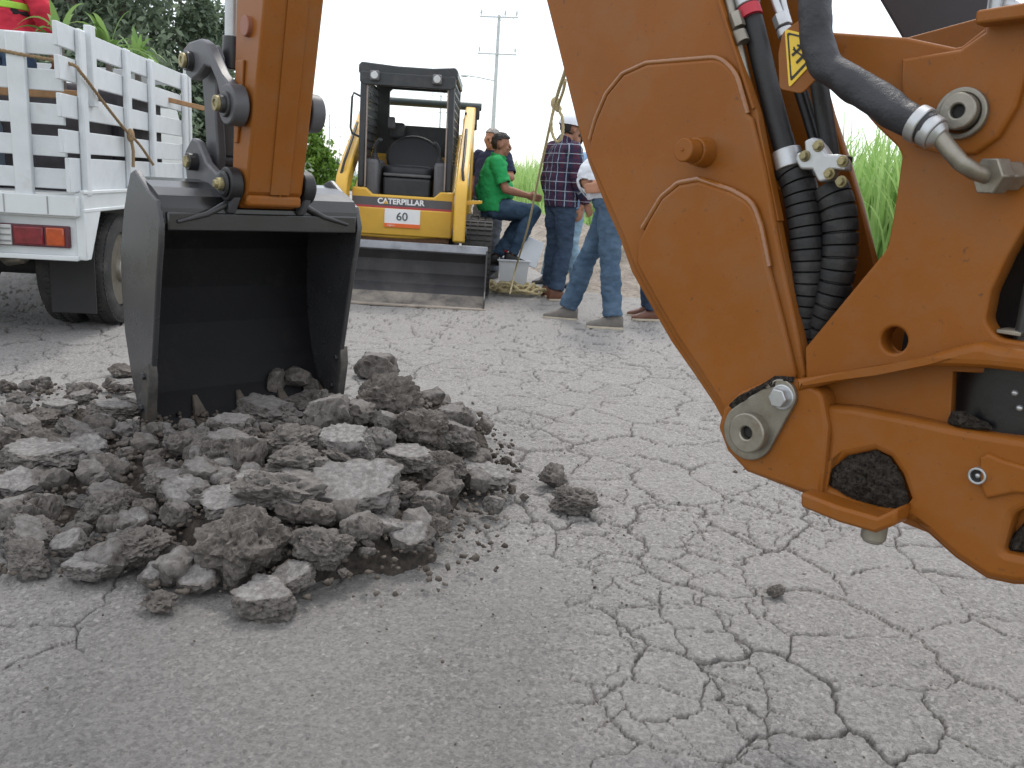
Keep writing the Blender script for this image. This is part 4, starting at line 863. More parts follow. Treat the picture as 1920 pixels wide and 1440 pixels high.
while cnt < 95 and tries < 6000:
    tries += 1; x = r.uniform(-2.8, -.95); y = r.uniform(2.4, 4.3); h_ = heap_h(x, y); bl = A(x-BC[0], y-BC[1], 0)
    if h_ < .02 or (2.35 < bl @ Hh < 2.95 and abs(bl @ Sd) < .5): continue
    s_ = np.clip(r.lognormal(-.62, .4), .25, .95); k_ = (0, 2, 5, 7, 10, 12)[cnt % 6]
    put_chunk(small[k_], (x, y, h_*.85+.01*s_), (r.normal(0, .4), r.normal(0, .4), r.uniform(0, 6.28)), 'small dark soil clod among the rubble left of the bucket', 'dark clods left of the bucket', 'soil clod', 'soil_clod', float(r.uniform(0, .25))).scale = (s_,)*3
    cnt += 1
# clods in the bucket's right lower corner
for i, (h_, z_, la, s_) in enumerate(((2.74, .15, -.30, 1.0), (2.75, .14, -.20, .9), (2.70, .10, -.36, .8))):
    put_chunk(small[(i*3+2) % 15], HZ(h_, z_, la), (i, i*2, i*.7), 'dark clod lying inside the lower corner of the black bucket', 'clods inside the bucket', 'soil clod', 'soil_clod', .0).scale = (s_*1.6,)*3
# crumbs: too many to count
D, F = ico(1); Vs = []; Fs = []; r = np.random.default_rng(5); n_ = 0
for i in range(5200):
    if i < 3900:
        x = r.normal(-.8, .85); y = r.normal(2.95, .75); h_ = heap_h(x, y)
        if h_ < .03: continue
        s_ = r.uniform(.004, .014)
    elif i < 4500:
        x = r.normal(-.35, .7); y = r.normal(2.8, .75); h_ = heap_h(x, y); s_ = r.uniform(.001, .004)*(1 if r.random() < .95 else 2.2)
    else:
        x = r.uniform(-.6, 1.2); y = r.uniform(1.4, 3.2); h_ = heap_h(x, y); s_ = r.uniform(.0008, .003)*(1 if r.random() < .95 else 2)
    if i >= 4760: break
    if y < 1.3: continue
    P = D*(1+.35*r.normal(size=(len(D), 1)))*A(1, r.uniform(.7, 1.2), r.uniform(.5, .9))*s_ + A(x, y, h_*.86+s_*.3+road_z(x, y)-.001)
    Vs.append(P); Fs.append(F+n_); n_ += len(D)
CRUMB = mat('soil_crumbs', (.045, .037, .031), .95, 0, .4, 30, 0, 40, c2=(.15, .13, .11), spec=.15)
tag(link_mesh('soil_crumbs', fast_mesh('soil_crumbs', np.vstack(Vs), None, np.vstack(Fs)), CRUMB, smooth=0), 'loose crumbs of soil and asphalt strewn round the heap', kind='stuff')
# dirt lodged in the swing frame
def dirt_patch(name, polyp, off, bulge, label, seed):
    pts = [to2(UP(x, y, off)) for x, y in polyp]; P2 = np.array(pts); c = P2.mean(0); rings = 18; V = [from2(*c, off+bulge)]; F3 = []; nn = len(pts)
    for k in range(1, rings+1):
        t = k/rings
        for q in P2:
            z_ = c+(q-c)*t; n_ = mn.fractal(Vector((z_[0]*60+seed, z_[1]*60, seed)), .8, 2, 3); V.append(from2(z_[0]+.003*n_, z_[1]+.003*n_, off+bulge*(1-t**2.4)+.009*n_*(1-t*.5)+.004*mn.noise(Vector((z_[0]*260, z_[1]*260, seed)))))
    for j in range(nn): F3.append((0, 1+j, 1+(j+1) % nn))
    F4_ = [(1+k*nn+j, 1+k*nn+(j+1) % nn, 1+(k+1)*nn+(j+1) % nn, 1+(k+1)*nn+j) for k in range(rings-1) for j in range(nn)]
    mb = MB(); mb.add(V, F3+F4_); o = mb.build(name, SOIL, None, smooth=180); tag(o, label, kind='stuff'); return o
def dens(poly, n=60):
    P = np.array(poly+[poly[0]], float); L = np.concatenate([[0], np.cumsum(np.hypot(*np.diff(P, axis=0).T))]); s = np.linspace(0, L[-1], n, endpoint=False)
    return list(zip(np.interp(s, L, P[:, 0]), np.interp(s, L, P[:, 1])))
dirt_patch('packed_soil', dens([(1545, 914), (1553, 882), (1585, 855), (1640, 844), (1668, 858), (1692, 892), (1706, 938), (1690, 958), (1640, 953), (1590, 937)], 90), -.026, .011, 'black soil packed into the pocket of the swing frame', 1)
dirt_patch('packed_soil', dens([(1366, 760), (1382, 744), (1425, 722), (1452, 705), (1490, 706), (1490, 716), (1445, 724), (1400, 750), (1375, 768)], 60), .004, .010, 'dark soil caked along the top of the pivot ear', 2)
dirt_patch('packed_soil', dens([(1776, 792), (1784, 770), (1815, 772), (1850, 792), (1862, 806), (1820, 806), (1790, 800)], 50), -.03, .015, 'dark soil lodged beside the black hub', 3)
dirt_patch('packed_soil', dens([(1884, 1036), (1890, 1012), (1925, 975), (1990, 990), (1990, 1040)], 50), -.04, .02, 'dark soil in the lowest pocket of the swing frame', 4)

# ------------------------------------------------------------------ compact track loader
PSI = radians(2.0); LX = A(cos(PSI), sin(PSI), 0); LY = A(-sin(PSI), cos(PSI), 0); LO = gnd(908, 584) - LX*.82
def LP(x, y, z): return LO + LX*x + LY*y + ZZ*z
LAX = (LX, LY, ZZ)
ldr = root('track_loader', tuple(LO), 'yellow compact track loader with a black cab frame and wide steel bucket', 'loader')
def lbox(name, c, size, mt, parent=None, bevel=.01, smooth=30):
    mb = MB(); mb.box(LP(*c), size, LAX); return mb.build(name, mt, parent or ldr, smooth, bevel)
def lprism_yz(name, x0, x1, poly, mt, parent=None, bevel=.008):
    mb = MB(); mb.prism([LP(x0, y, z) for y, z in poly], LX*(x1-x0)); return mb.build(name, mt, parent or ldr, 35, bevel)
def lprism_xz(name, y0, y1, poly, mt, parent=None, bevel=.008):
    mb = MB(); mb.prism([LP(x, y0, z) for x, z in poly], LY*(y1-y0)); return mb.build(name, mt, parent or ldr, 35, bevel)
# bucket: curved shell open to the front, cutting edge along the ground
pf = [(0, .012), (.12, .05), (.22, .10), (.32, .17), (.41, .26), (.43, .37), (.40, .45), (.36, .50)]
DUSTB = mat('dusty_blade', (.115, .105, .095), .75, .1, .3, 5, .1, 50, dirt=((.33, .29, .24), 4, .40, .66, .85))
mb = MB()
for iq, ((a, b), (c, d)) in enumerate(zip(pf[:-1], pf[1:])):
    t = A(c-a, d-b); t /= np.linalg.norm(t); n_ = A(-t[1], t[0])*-.014
    V = [LP(x, p+q[0], r_+q[1]) for x in (-.815, .815) for (p, r_, q) in ((a, b, (0, 0)), (c, d, (0, 0)), (c, d, n_), (a, b, n_))]
    mb.add(V, [(0, 3, 2, 1), (4, 5, 6, 7), (0, 1, 5, 4), (2, 3, 7, 6)], 1 if iq < 2 else 0)
lbk = mb.build('bucket', [BLADE, DUSTB], ldr, 50)
for x in (-.82, .806): lprism_yz('side_plate', x, x+.014, [(-.01, .0), (.30, .0), (.46, .10), (.49, .26), (.47, .42), (.36, .515), (.30, .50), (.14, .16), (.03, .10)], BLADE, lbk, .003)
mb = MB(); mb.bar(LP(-.82, .33, .495), LP(.82, .33, .495), .075, .045, LY*.4+ZZ); mb.build('top_lip', mat('scuffed_steel', (.26, .27, .29), .5, .4, .25, 5, .05, 40, dirt=((.08, .075, .07), 6, .5, .8, .6)), lbk, 30, .006)
mb = MB(); mb.box(LP(0, .075, .011), (1.655, .19, .02), LAX); ce = mb.build('cutting_edge', EDGE, lbk, 30, .004)
for i in range(6):
    mb = MB(); q = LP(-.66+.264*i, .07, .022); mb.cyl(q, q+ZZ*.006, .014, .010, 10); mb.build('edge_bolt', BLADE, ce, 40)
# chassis, front panel
chs = lbox('chassis', (0, 1.58, .50), (.98, 1.36, .34), UNDER, None, .02)
body = lprism_xz('front_panel', .74, .80, [(-.475, .535), (-.10, .53), (.12, .535), (.475, .57), (.475, .985), (.345, .985), (.315, .955), (.285, .93), (-.285, .93), (-.315, .955), (-.345, .985), (-.475, .985)], YELLOW, None, .015)
mb = MB(); mb.box(LP(0, .737, .685), (.93, .03, .25), LAX); mb.build('lower_bulge', YELLOW, body, 30, .012)
lbox('foot_plate', (0, .79, .52), (.88, .08, .09), mat('rusty_brown', (.12, .06, .03), .8, 0, .3, 12, .1, 50), body, .006)
for s_ in (-1, 1): lbox('coupler', (s_*.36, .60, .46), (.09, .26, .12), CABDARK, body, .01)
stp = lbox('stripe', (-.005, .7345, .866), (.93, .006, .078), STRIPE, body, .001); lbox('red_line', (-.005, .734, .818), (.93, .006, .020), STRIPER, stp, .001)
def text(name, s, size, c, mt, parent, ex=.002, xs=1.0, bold=0.0):
    cu = bpy.data.curves.new(name, 'FONT'); cu.body = s; cu.size = size; cu.extrude = ex; cu.align_x = 'CENTER'; cu.align_y = 'CENTER'; cu.offset = bold
    tmp = bpy.data.objects.new('tmp', cu); col.objects.link(tmp); bpy.context.view_layer.update()
    me = bpy.data.meshes.new_from_object(tmp.evaluated_get(dg())); bpy.data.objects.remove(tmp); bpy.data.curves.remove(cu)
    o_ = LP(*c) - ORG[parent.name]
    me.transform(Matrix(((LX[0]*xs, 0, -LY[0], o_[0]), (LX[1]*xs, 0, -LY[1], o_[1]), (0, 1, 0, o_[2]), (0, 0, 0, 1)))); me.materials.clear()
    return link_mesh(name, me, mt, parent, smooth=0)
text('lettering', 'CATERPILLAR', .070, (-.017, .7305, .870), WHITEP, stp, .0015, 1.02, .0022)
mb = MB(); q = LP(-.180, .7285, .848); mb.prism([q, q+LX*.045, q+LX*.0225+ZZ*.032], -LY*.0015); mb.build('yellow_triangle', YELLOW, stp)
pl_ = lbox('number_plate', (.003, .7165, .722), (.332, .004, .168), WHITEP, body, .001); lbox('orange_band', (.003, .712, .655), (.332, .004, .036), ORANGEP, pl_, 0)
text('number', '60', .105, (.0, .7130, .735), PRINTK, pl_, .001, 1.05, .0015); text('small_print', 'registro', .022, (-.10, .7095, .655), WHITEP, pl_, .0006)
# cab: roof, posts, side screens, back with window, seat, armrests
rf_ = lprism_xz('roof', .86, 2.05, [(-.455, 2.005), (-.455, 2.075), (-.43, 2.105), (-.10, 2.085), (.22, 2.085), (.43, 2.105), (.455, 2.075), (.455, 2.005)], CABDARK, None, .012)
lprism_xz('brow', .84, .90, [(-.44, 2.02), (.44, 2.02), (.44, 1.93), (.40, 1.905), (-.40, 1.905), (-.44, 1.93)], CABDARK, rf_, .008)
cab = lprism_xz('cab_back', 1.98, 2.04, [(-.44, 1.0), (-.44, 1.63), (.44, 1.63), (.44, 1.0)], CABDARK, None, .006)
lprism_xz('back_frame', 1.98, 2.04, [(-.44, 1.62), (-.44, 2.04), (.44, 2.04), (.44, 1.62), (.40, 1.62), (.40, 1.90), (.30, 1.985), (-.275, 1.985), (-.30, 1.96), (-.30, 1.62)], CABDARK, cab, .004)
for s_ in (-1, 1):
    mb = MB(); mb.bar(LP(s_*.415, .88, .985), LP(s_*.405, .88, 2.03), .055, .07, LX); post = mb.build('front_post', CABDARK, cab, 30, .012)
    mb = MB(); mb.bar(LP(s_*.375, .87, .99), LP(s_*.372, .87, 1.96), .014, .02, LX); mb.build('post_trim', mat('worn_post_edge', (.34, .27, .23), .5, .2), post, 30, .002)
    for k, (z0, z1) in enumerate(((1.0, 2.0),)):
        mb = MB()
        for y in np.linspace(.98, 1.92, 12): mb.bar(LP(s_*.43, y, 1.25), LP(s_*.43, y, 1.99), .014, .010, LY)
        for z in np.linspace(1.28, 1.97, 10): mb.bar(LP(s_*.43, .92, z), LP(s_*.43, 1.97, z), .014, .011, ZZ)
        tag(mb.build('side_screen', CABDARK, cab, 30), kind='stuff')
    lbox('side_sill', (s_*.43, 1.45, 1.12), (.03, 1.12, .26), CABDARK, cab, .006)
    hd_ = root('tmpx', (0, 0, 0), None, None); bpy.data.objects.remove(hd_)
    lmp = lbox('work_lamp', (s_*.285-.015, .82, 1.985), (.085, .06, .085), CABGREY, rf_, .012)
    mb = MB(); mb.cyl(LP(s_*.285-.015, .788, 1.985), LP(s_*.285-.015, .782, 1.985), .034, .031, 24); mb.build('lamp_lens', LAMPC, lmp, 40, .002)
mb = MB(); mb.tube([LP(-.43, .90, 1.80), LP(-.50, .90, 1.83), LP(-.515, .90, 1.79), LP(-.525, .90, 1.52), LP(-.51, .90, 1.47), LP(-.44, .90, 1.44)], .011, 10); mb.build('grab_handle', CABDARK, cab, 60)
# inside
seat = root('tmpy', (0, 0, 0), None, None); bpy.data.objects.remove(seat)
mb = MB()
def rbox(mb, c, size, n=9, e=.35):
    """soft cushion: superellipsoid"""
    V = []; N = 2*n
    def sg(v, p): return np.sign(v)*abs(v)**p
    for i in range(n+1):
        t = -pi/2+pi*i/n
        for j in range(N):
            g_ = 2*pi*j/N; V.append(LP(c[0]+size[0]/2*sg(cos(t), e)*sg(cos(g_), e), c[1]+size[1]/2*sg(cos(t), e)*sg(sin(g_), e), c[2]+size[2]/2*sg(sin(t), e)))
    mb.add(V, [(i*N+j, i*N+(j+1) % N, (i+1)*N+(j+1) % N, (i+1)*N+j) for i in range(n) for j in range(N)])
rbox(mb, (.0, 1.36, 1.14), (.50, .50, .15)); st_ = mb.build('seat', SEATM, cab, 60)
mb = MB(); V = []; 
outl = [(.285*sin(t), 1.30+.22*cos(t)) for t in np.linspace(-2.6, 2.6, 24)]
mb.prism([LP(x, 1.62+(z-1.2)*.25, z) for x, z in outl], LY*.12); mb.build('seat_back', SEATM, st_, 40, .03, 3)
lbox('seat_bar', (0, 1.08, 1.115), (.46, .03, .03), CABGREY, st_, .01)
lbox('seat_box', (0, 1.30, 1.0), (.46, .5, .18), CABDARK, st_, .02)
mb = MB(); rbox(mb, (-.19, 1.86, 1.56), (.15, .10, .17)); mb.build('monitor', CABDARK, cab, 60)
mb = MB(); rbox(mb, (-.24, 1.72, 1.63), (.07, .08, .12)); mb.build('control_pod', CABGREY, cab, 60)
for s_ in (-1, 1):
    ar = lbox('armrest', (s_*.33, 1.22, 1.07), (.13, .55, .36), CABGREY, cab, .03)
    mb = MB(); 
    for k in range(4): mb.cyl(LP(s_*.31, 1.02, 1.22+k*.022), LP(s_*.31, 1.02, 1.24+k*.022), .055-.008*k, .047-.008*k, 18)
    mb.build('lever_boot', RUBBER, ar, 40)
    mb = MB(); mb.tube([LP(s_*.31, 1.02, 1.30), LP(s_*.30, 1.01, 1.38), LP(s_*.27, 1.0, 1.42)], [.013, .018, .022], 12); mb.ball(LP(s_*.26, 1.0, 1.425), .024, 8); mb.build('joystick', CABDARK, ar, 60)
# lift arms and links
for s_ in (-1, 1):
    x0 = s_*.545
    arm = lprism_yz('lift_arm', x0-.055, x0+.055, [(.50, .55), (.62, .53), (.70, .62), (.72, .95), (.95, 1.10), (2.25, 1.72), (2.35, 1.82), (2.25, 1.88), (1.95, 1.78), (.90, 1.26), (.60, 1.08), (.52, .95)], YELLOW, None, .015)
    tow = lprism_yz('rear_tower', x0-.05, x0+.05, [(2.0, .6), (2.45, .6), (2.45, 1.80), (2.2, 1.80)], YELLOW, None, .015)
    mb = MB(); mb.cyl(LP(x0-.075, 2.28, 1.70), LP(x0+.075, 2.28, 1.70), .06, .06, 20); mb.build('tower_pin', CABDARK, tow, 40, .004)
    lp_ = lbox('top_post', (s_*.60, 2.32, 1.83), (.085, .09, .15), CABDARK, tow, .01)
    dc = lprism_yz('arm_decal', x0+s_*.056-.001, x0+s_*.056+.001, [(.70, 1.02), (.95, 1.14), (.95, 1.26), (.72, 1.13)], mat('decal_white', (.62, .68, .70), .4), arm, 0)
    mb = MB(); mb.cyl(LP(x0, .62, .62)-LX*.07, LP(x0, .62, .62)+LX*.07, .045, .045, 20); mb.build('arm_pin', CABDARK, arm, 40, .004)
    mb = MB(); mb.cyl(LP(s_*.46, 1.0, .95), LP(s_*.46, 2.1, 1.55), .035, .035, 16, 0); mb.cyl(LP(s_*.46, .8, .84), LP(s_*.46, 1.0, .95), .02, .02, 14, 1); mb.build('lift_cylinder', [YELLOW, ZINC], ldr, 40, .004)
    mb = MB(); mb.tube([LP(x0+s_*.02, .62, 1.06), LP(x0, .70, 1.20), LP(x0, 1.0, 1.36), LP(x0-.01, 1.5, 1.60)], .013, 8); mb.build('arm_hose', RUBBER, arm, 60)
mb = MB(); mb.cyl(LP(-.64, 2.32, 1.89), LP(.66, 2.32, 1.89), .042, .042, 22); mb.build('cross_tube', mat('green_grey_paint', (.06, .08, .075), .4), ldr, 40, .006)
mb = MB(); mb.bar(LP(.50, 1.95, 1.25), LP(.505, 1.95, 1.80), .022, .03, LX); mb.build('exhaust_rod', CABDARK, ldr, 30, .004)
# engine bay
lbox('engine_hood', (0, 2.1, .95), (.90, .5, .75), YELLOW, None, .03)
lprism_xz('mud_step', .70, .76, [(.49, .895), (.63, .925), (.74, .93), (.74, .905), (.62, .885), (.49, .865)], YELLOW, body, .003)
# tracks
for s_ in (-1, 1):
    xc = s_*.71; R1 = .255
    tk = root('tmpz', (0, 0, 0), None, None); bpy.data.objects.remove(tk)
    lo = [(.62+.0, .27)]
    path = []
    y0, y1, zb, zt = .95, 2.15, .03, .74
    for t in np.linspace(-pi/2, -pi*1.5, 15): path.append((y0-.0+.30*cos(t)*.85, .385+.355*sin(t)))
    for t in np.linspace(pi/2, -pi/2, 15): path.append((y1+.30*cos(t)*.85, .385+.355*sin(t)))
    ins = [(1.55+(y-1.55)*.955, .385+(z-.385)*.88) for y, z in path]
    mb = MB(); n_ = len(path); V = [LP(xc+sx*.142, y, z) for sx in (-1, 1) for y, z in path] + [LP(xc+sx*.142, y, z) for sx in (-1, 1) for y, z in ins]
    F = []
    for j in range(n_):
        k = (j+1) % n_; F += [(j, k, n_+k, n_+j), (2*n_+j, 3*n_+j, 3*n_+k, 2*n_+k), (j, 2*n_+j, 2*n_+k, k), (n_+j, n_+k, 3*n_+k, 3*n_+j)]
    mb.add(V, F); trk = mb.build('track', TYRE, ldr, 50)
    P = np.array(path+[path[0]]); L = np.concatenate([[0], np.cumsum(np.hypot(*np.diff(P, axis=0).T))])
    lug = MB()
    for s__ in np.arange(0, L[-1], .052):
        y = np.interp(s__, L, P[:, 0]); z = np.interp(s__, L, P[:, 1]); y2 = np.interp(min(s__+.01, L[-1]), L, P[:, 0]); z2 = np.interp(min(s__+.01, L[-1]), L, P[:, 1])
        t = A(y2-y, z2-z); t /= np.linalg.norm(t)+1e-9; tv = LY*t[0]+ZZ*t[1]; nv = np.cross(LX, tv)
        if nv @ (LY*(y-1.55)+ZZ*(z-.385)) < 0: nv = -nv
        for q in range(4):
            lug.box(LP(xc-.105+q*.07, y, z)+nv*.006, (.060, .030, .016), (LX, tv, nv))
    tag(lug.build('track_lug', TYRE, trk, 30), kind='stuff')
    for (y, z, r_) in ((.98, .36, .20), (2.12, .42, .22), (1.3, .22, .12), (1.55, .22, .12), (1.8, .22, .12)):
        mb = MB(); mb.cyl(LP(xc-.10, y, z), LP(xc+.10, y, z), r_, r_, 26); mb.cyl(LP(xc-.12, y, z), LP(xc+.12, y, z), r_*.45, r_*.45, 20); mb.build('track_wheel', UNDER, trk, 40, .008)

# ------------------------------------------------------------------ white stake-bed truck
TW = gnd(238, 605); TD = ray(793, 331); TD[2] = 0; TD /= np.linalg.norm(TD); TE = A(TD[1], -TD[0], 0); TAX = (TE, TD, ZZ)
trkR = root('stake_truck', tuple(TW), 'white stake-bed truck seen from behind with a slatted wooden bed', 'truck')
def TP(l, a, z): return TW + TE*l + TD*a + ZZ*z       # l: to the right of the wheel's outer face, a: forward of the rear axle
def tbox(name, c, size, mt, parent=None, bevel=.006):
    mb = MB(); mb.box(TP(*c), size, TAX); return mb.build(name, mt, parent or trkR, 30, bevel)
BL, BR, RA, FA = -2.05, .05, -.86, 1.46                # bed left, right, rear, front
bed = tbox('bed_floor', ((BL+BR)/2, (RA+FA)/2, .86), (BR-BL, FA-RA, .05), TRUCKW)
tbox('rear_sill', ((BL+BR)/2, RA-.02, .825), (BR-BL, .05, .115), TRUCKW, bed, .006)
for k in range(5): tbox('sill_seam', (BR-.16-.235*k, RA-.0465, .825), (.006, .004, .10), mat('seam_grey', (.30, .31, .31), .7), bed, 0)
tbox('side_rail', (BR-.005, (RA+FA)/2, .855), (.05, FA-RA, .10), TRUCKW, bed, .008); tbox('side_rail_lip', (BR+.012, (RA+FA)/2, .80), (.03, FA-RA, .022), TRUCKW, bed, .005); tbox('side_rail_lip', (BR+.014, (RA+FA)/2, .905), (.03, FA-RA, .022), TRUCKW, bed, .005)
mb = MB(); mb.prism([TP(BR-.03, RA, .80), TP(BR-.03, RA, .515), TP(BR-.03, RA+.07, .515), TP(BR-.03, RA+.26, .80)], TE*.055); mb.build('corner_skirt', TRUCKW, bed, 30, .006)
pan = tbox('rear_panel', ((BL+BR)/2, RA+.03, .64), (BR-BL-.06, .03, .255), TRUCKW, bed, .006)
tbox('panel_flange', ((BL+BR)/2, RA+.0, .765), (BR-BL-.04, .03, .018), TRUCKW, pan, .003); tbox('panel_flange', ((BL+BR)/2, RA+.0, .525), (BR-BL-.04, .05, .03), TRUCKW, pan, .006)
for lc in (BR-.265, BL+.265):
    tl = tbox('tail_lamp', (lc, RA+.005, .645), (.40, .035, .125), mat('lamp_housing', (.10, .02, .03), .4), pan, .006)
    tbox('red_lens', (lc-.02, RA-.016, .645), (.165, .02, .105), LAMPR, tl, .008); tbox('amber_lens', (lc+.125, RA-.016, .645), (.10, .02, .105), LAMPO, tl, .008); tbox('clear_lens', (lc-.155, RA-.016, .645), (.085, .016, .115), LAMPC, tl, .004)
    for k in range(3): tbox('lens_rib', (lc-.155, RA-.0255, .61+.035*k), (.08, .004, .009), mat('rib_grey', (.22, .23, .23), .5), tl, 0)
# stakes and slats, every plank on its own
zr = [.985, 1.175, 1.365, 1.555, 1.735]; zs_ = [(.97), (1.185), (1.385), (1.58), (1.765)]
def jit(s=.004): return rng.normal(0, s)
for z in [1.0, 1.18, 1.36, 1.545, 1.735]:
    mb = MB(); zz = z+jit(); mb.box(TP((BL+BR)/2-.02, RA+.015, zz-.03), (BR-BL-.085, .026, .112), TAX); mb.build('tail_plank', TRUCKS, trkR, 30, .004)
for l in (-.33, -.80, -1.27, -1.74): tbox('tail_stake', (l+.09, RA-.012, 1.30), (.10, .035, .90), TRUCKS, None, .008)
for z in [1.20, 1.385, 1.575, 1.755]:
    mb = MB(); zz = z+jit()-.01; mb.box(TP(BR-.02, (RA-.17+FA)/2, zz), (.026, FA-RA+.17, .125), TAX); mb.build('side_plank', TRUCKS, trkR, 30, .004)
tbox('side_plank', (BR-.02, (RA-.10+FA)/2, 1.0), (.026, FA-RA+.10, .19), TRUCKS, None, .004)
for a in (RA+.09, RA+.86, RA+1.38, FA-.06): 
    mb = MB(); mb.bar(TP(BR+.01, a, .88), TP(BR+.01, a+.01, 1.80), .085, .036, TD); mb.build('side_stake', TRUCKS, trkR, 30, .012)
tbox('corner_post', (BR+.005, RA+.26, 1.62), (.045, .07, .45), TRUCKS, None, .006); tbox('corner_post', (BR+.005, FA+.06, 1.40), (.05, .06, .9), TRUCKS, None, .006)
for z in [1.0, 1.20, 1.385, 1.575, 1.755]: tbox('front_plank', ((BL+BR)/2, FA, z), (BR-BL, .026, .10), TRUCKS, None, .004); tbox('far_plank', (BL+.02, (RA+FA)/2, z), (.026, FA-RA, .10), TRUCKS, None, .004)
for a in (RA+.09, RA+.86, RA+1.38, FA-.06): tbox('far_stake', (BL-.01, a, 1.34), (.035, .085, .92), TRUCKS, None, .008)
# cab, chassis, axle, wheels
cb = MB(); cpoly = [(1.62, .55), (1.62, 1.60), (1.75, 1.72), (2.45, 1.70), (2.95, 1.20), (3.65, 1.08), (3.75, .55)]
cb.prism([TP(-.30, a, z) for a, z in cpoly], -TE*1.5); cabt = cb.build('cab', TRUCKW, trkR, 30, .05, 3)
tbox('rear_window', (-1.05, 1.61, 1.38), (1.1, .012, .32), mat('dark_glass', (.02, .025, .028), .08), cabt, .01)
for l in (-.45, -1.55): tbox('chassis_rail', (l, 1.2, .66), (.09, 4.3, .16), UNDER, None, .006)
tbox('cross_member', (-1.0, RA+.25, .62), (1.9, .12, .10), UNDER)
mb = MB(); mb.cyl(TP(-.2, 0, .37), TP(-1.8, 0, .37), .06, .06, 16); mb.ball(TP(-1.0, 0, .36), .19, 12); mb.build('rear_axle', UNDER, trkR, 40)
mb = MB(); mb.tube([TP(-.30, -.55, .58), TP(-.45, -.5, .46), TP(-.55, -.45, .44), TP(-.75, -.2, .50)], .03, 10); mb.build('exhaust_pipe', STEEL, trkR, 60)
mb = MB(); mb.tube([TP(-1.15, -.5, .42), TP(-1.4, -.45, .30), TP(-1.75, -.45, .35)], .10, 14); mb.build('spare_tank', UNDER, trkR, 60)
tbox('mud_flap', (-.15, -.50, .47), (.27, .012, .66), mat('flap_rubber', (.026, .025, .025), .8, 0, .2, 6), None, .002)
def wheel(lc, a, r_=.37, wd=.20):
    mb = MB(); c = TP(lc, a, r_); n = 44
    prof_ = [(-.5, .70), (-.5, .90), (-.40, .985), (-.2, 1.0), (.2, 1.0), (.40, .985), (.5, .90), (.5, .70)]
    V = [c+TE*(p*wd)+r_*q*(cos(2*pi*j/n)*TD+sin(2*pi*j/n)*ZZ) for p, q in prof_ for j in range(n)]
    m_ = len(prof_); mb.add(V, [(i*n+j, i*n+(j+1) % n, ((i+1) % m_)*n+(j+1) % n, ((i+1) % m_)*n+j) for i in range(m_) for j in range(n)])
    wl = mb.build('wheel', TYRE, trkR, 50)
    mb = MB()
    for j in range(60):
        for q in (-.34, -.1, .14, .36):
            g_ = 2*pi*(j+.5*(q > 0))/60; e_ = cos(g_)*TD+sin(g_)*ZZ; tt = -sin(g_)*TD+cos(g_)*ZZ; mb.box(c+TE*q*wd+e_*r_*(.998-.035*(abs(q) > .3)), (wd*.17, .024, .014), (TE, tt, e_))
    tag(mb.build('tread_block', TYRE, wl, 30), kind='stuff')
    mb = MB(); mb.cyl(c-TE*wd*.3, c+TE*wd*.36, r_*.69, r_*.66, 32); mb.cyl(c+TE*wd*.3, c+TE*wd*.5, r_*.25, r_*.22, 20); mb.build('rim', STEEL, wl, 40, .006)
for lc in (-.10, -.34, -1.66, -1.90): wheel(lc, 0)
for lc in (-.20, -1.80): wheel(lc, 2.95)

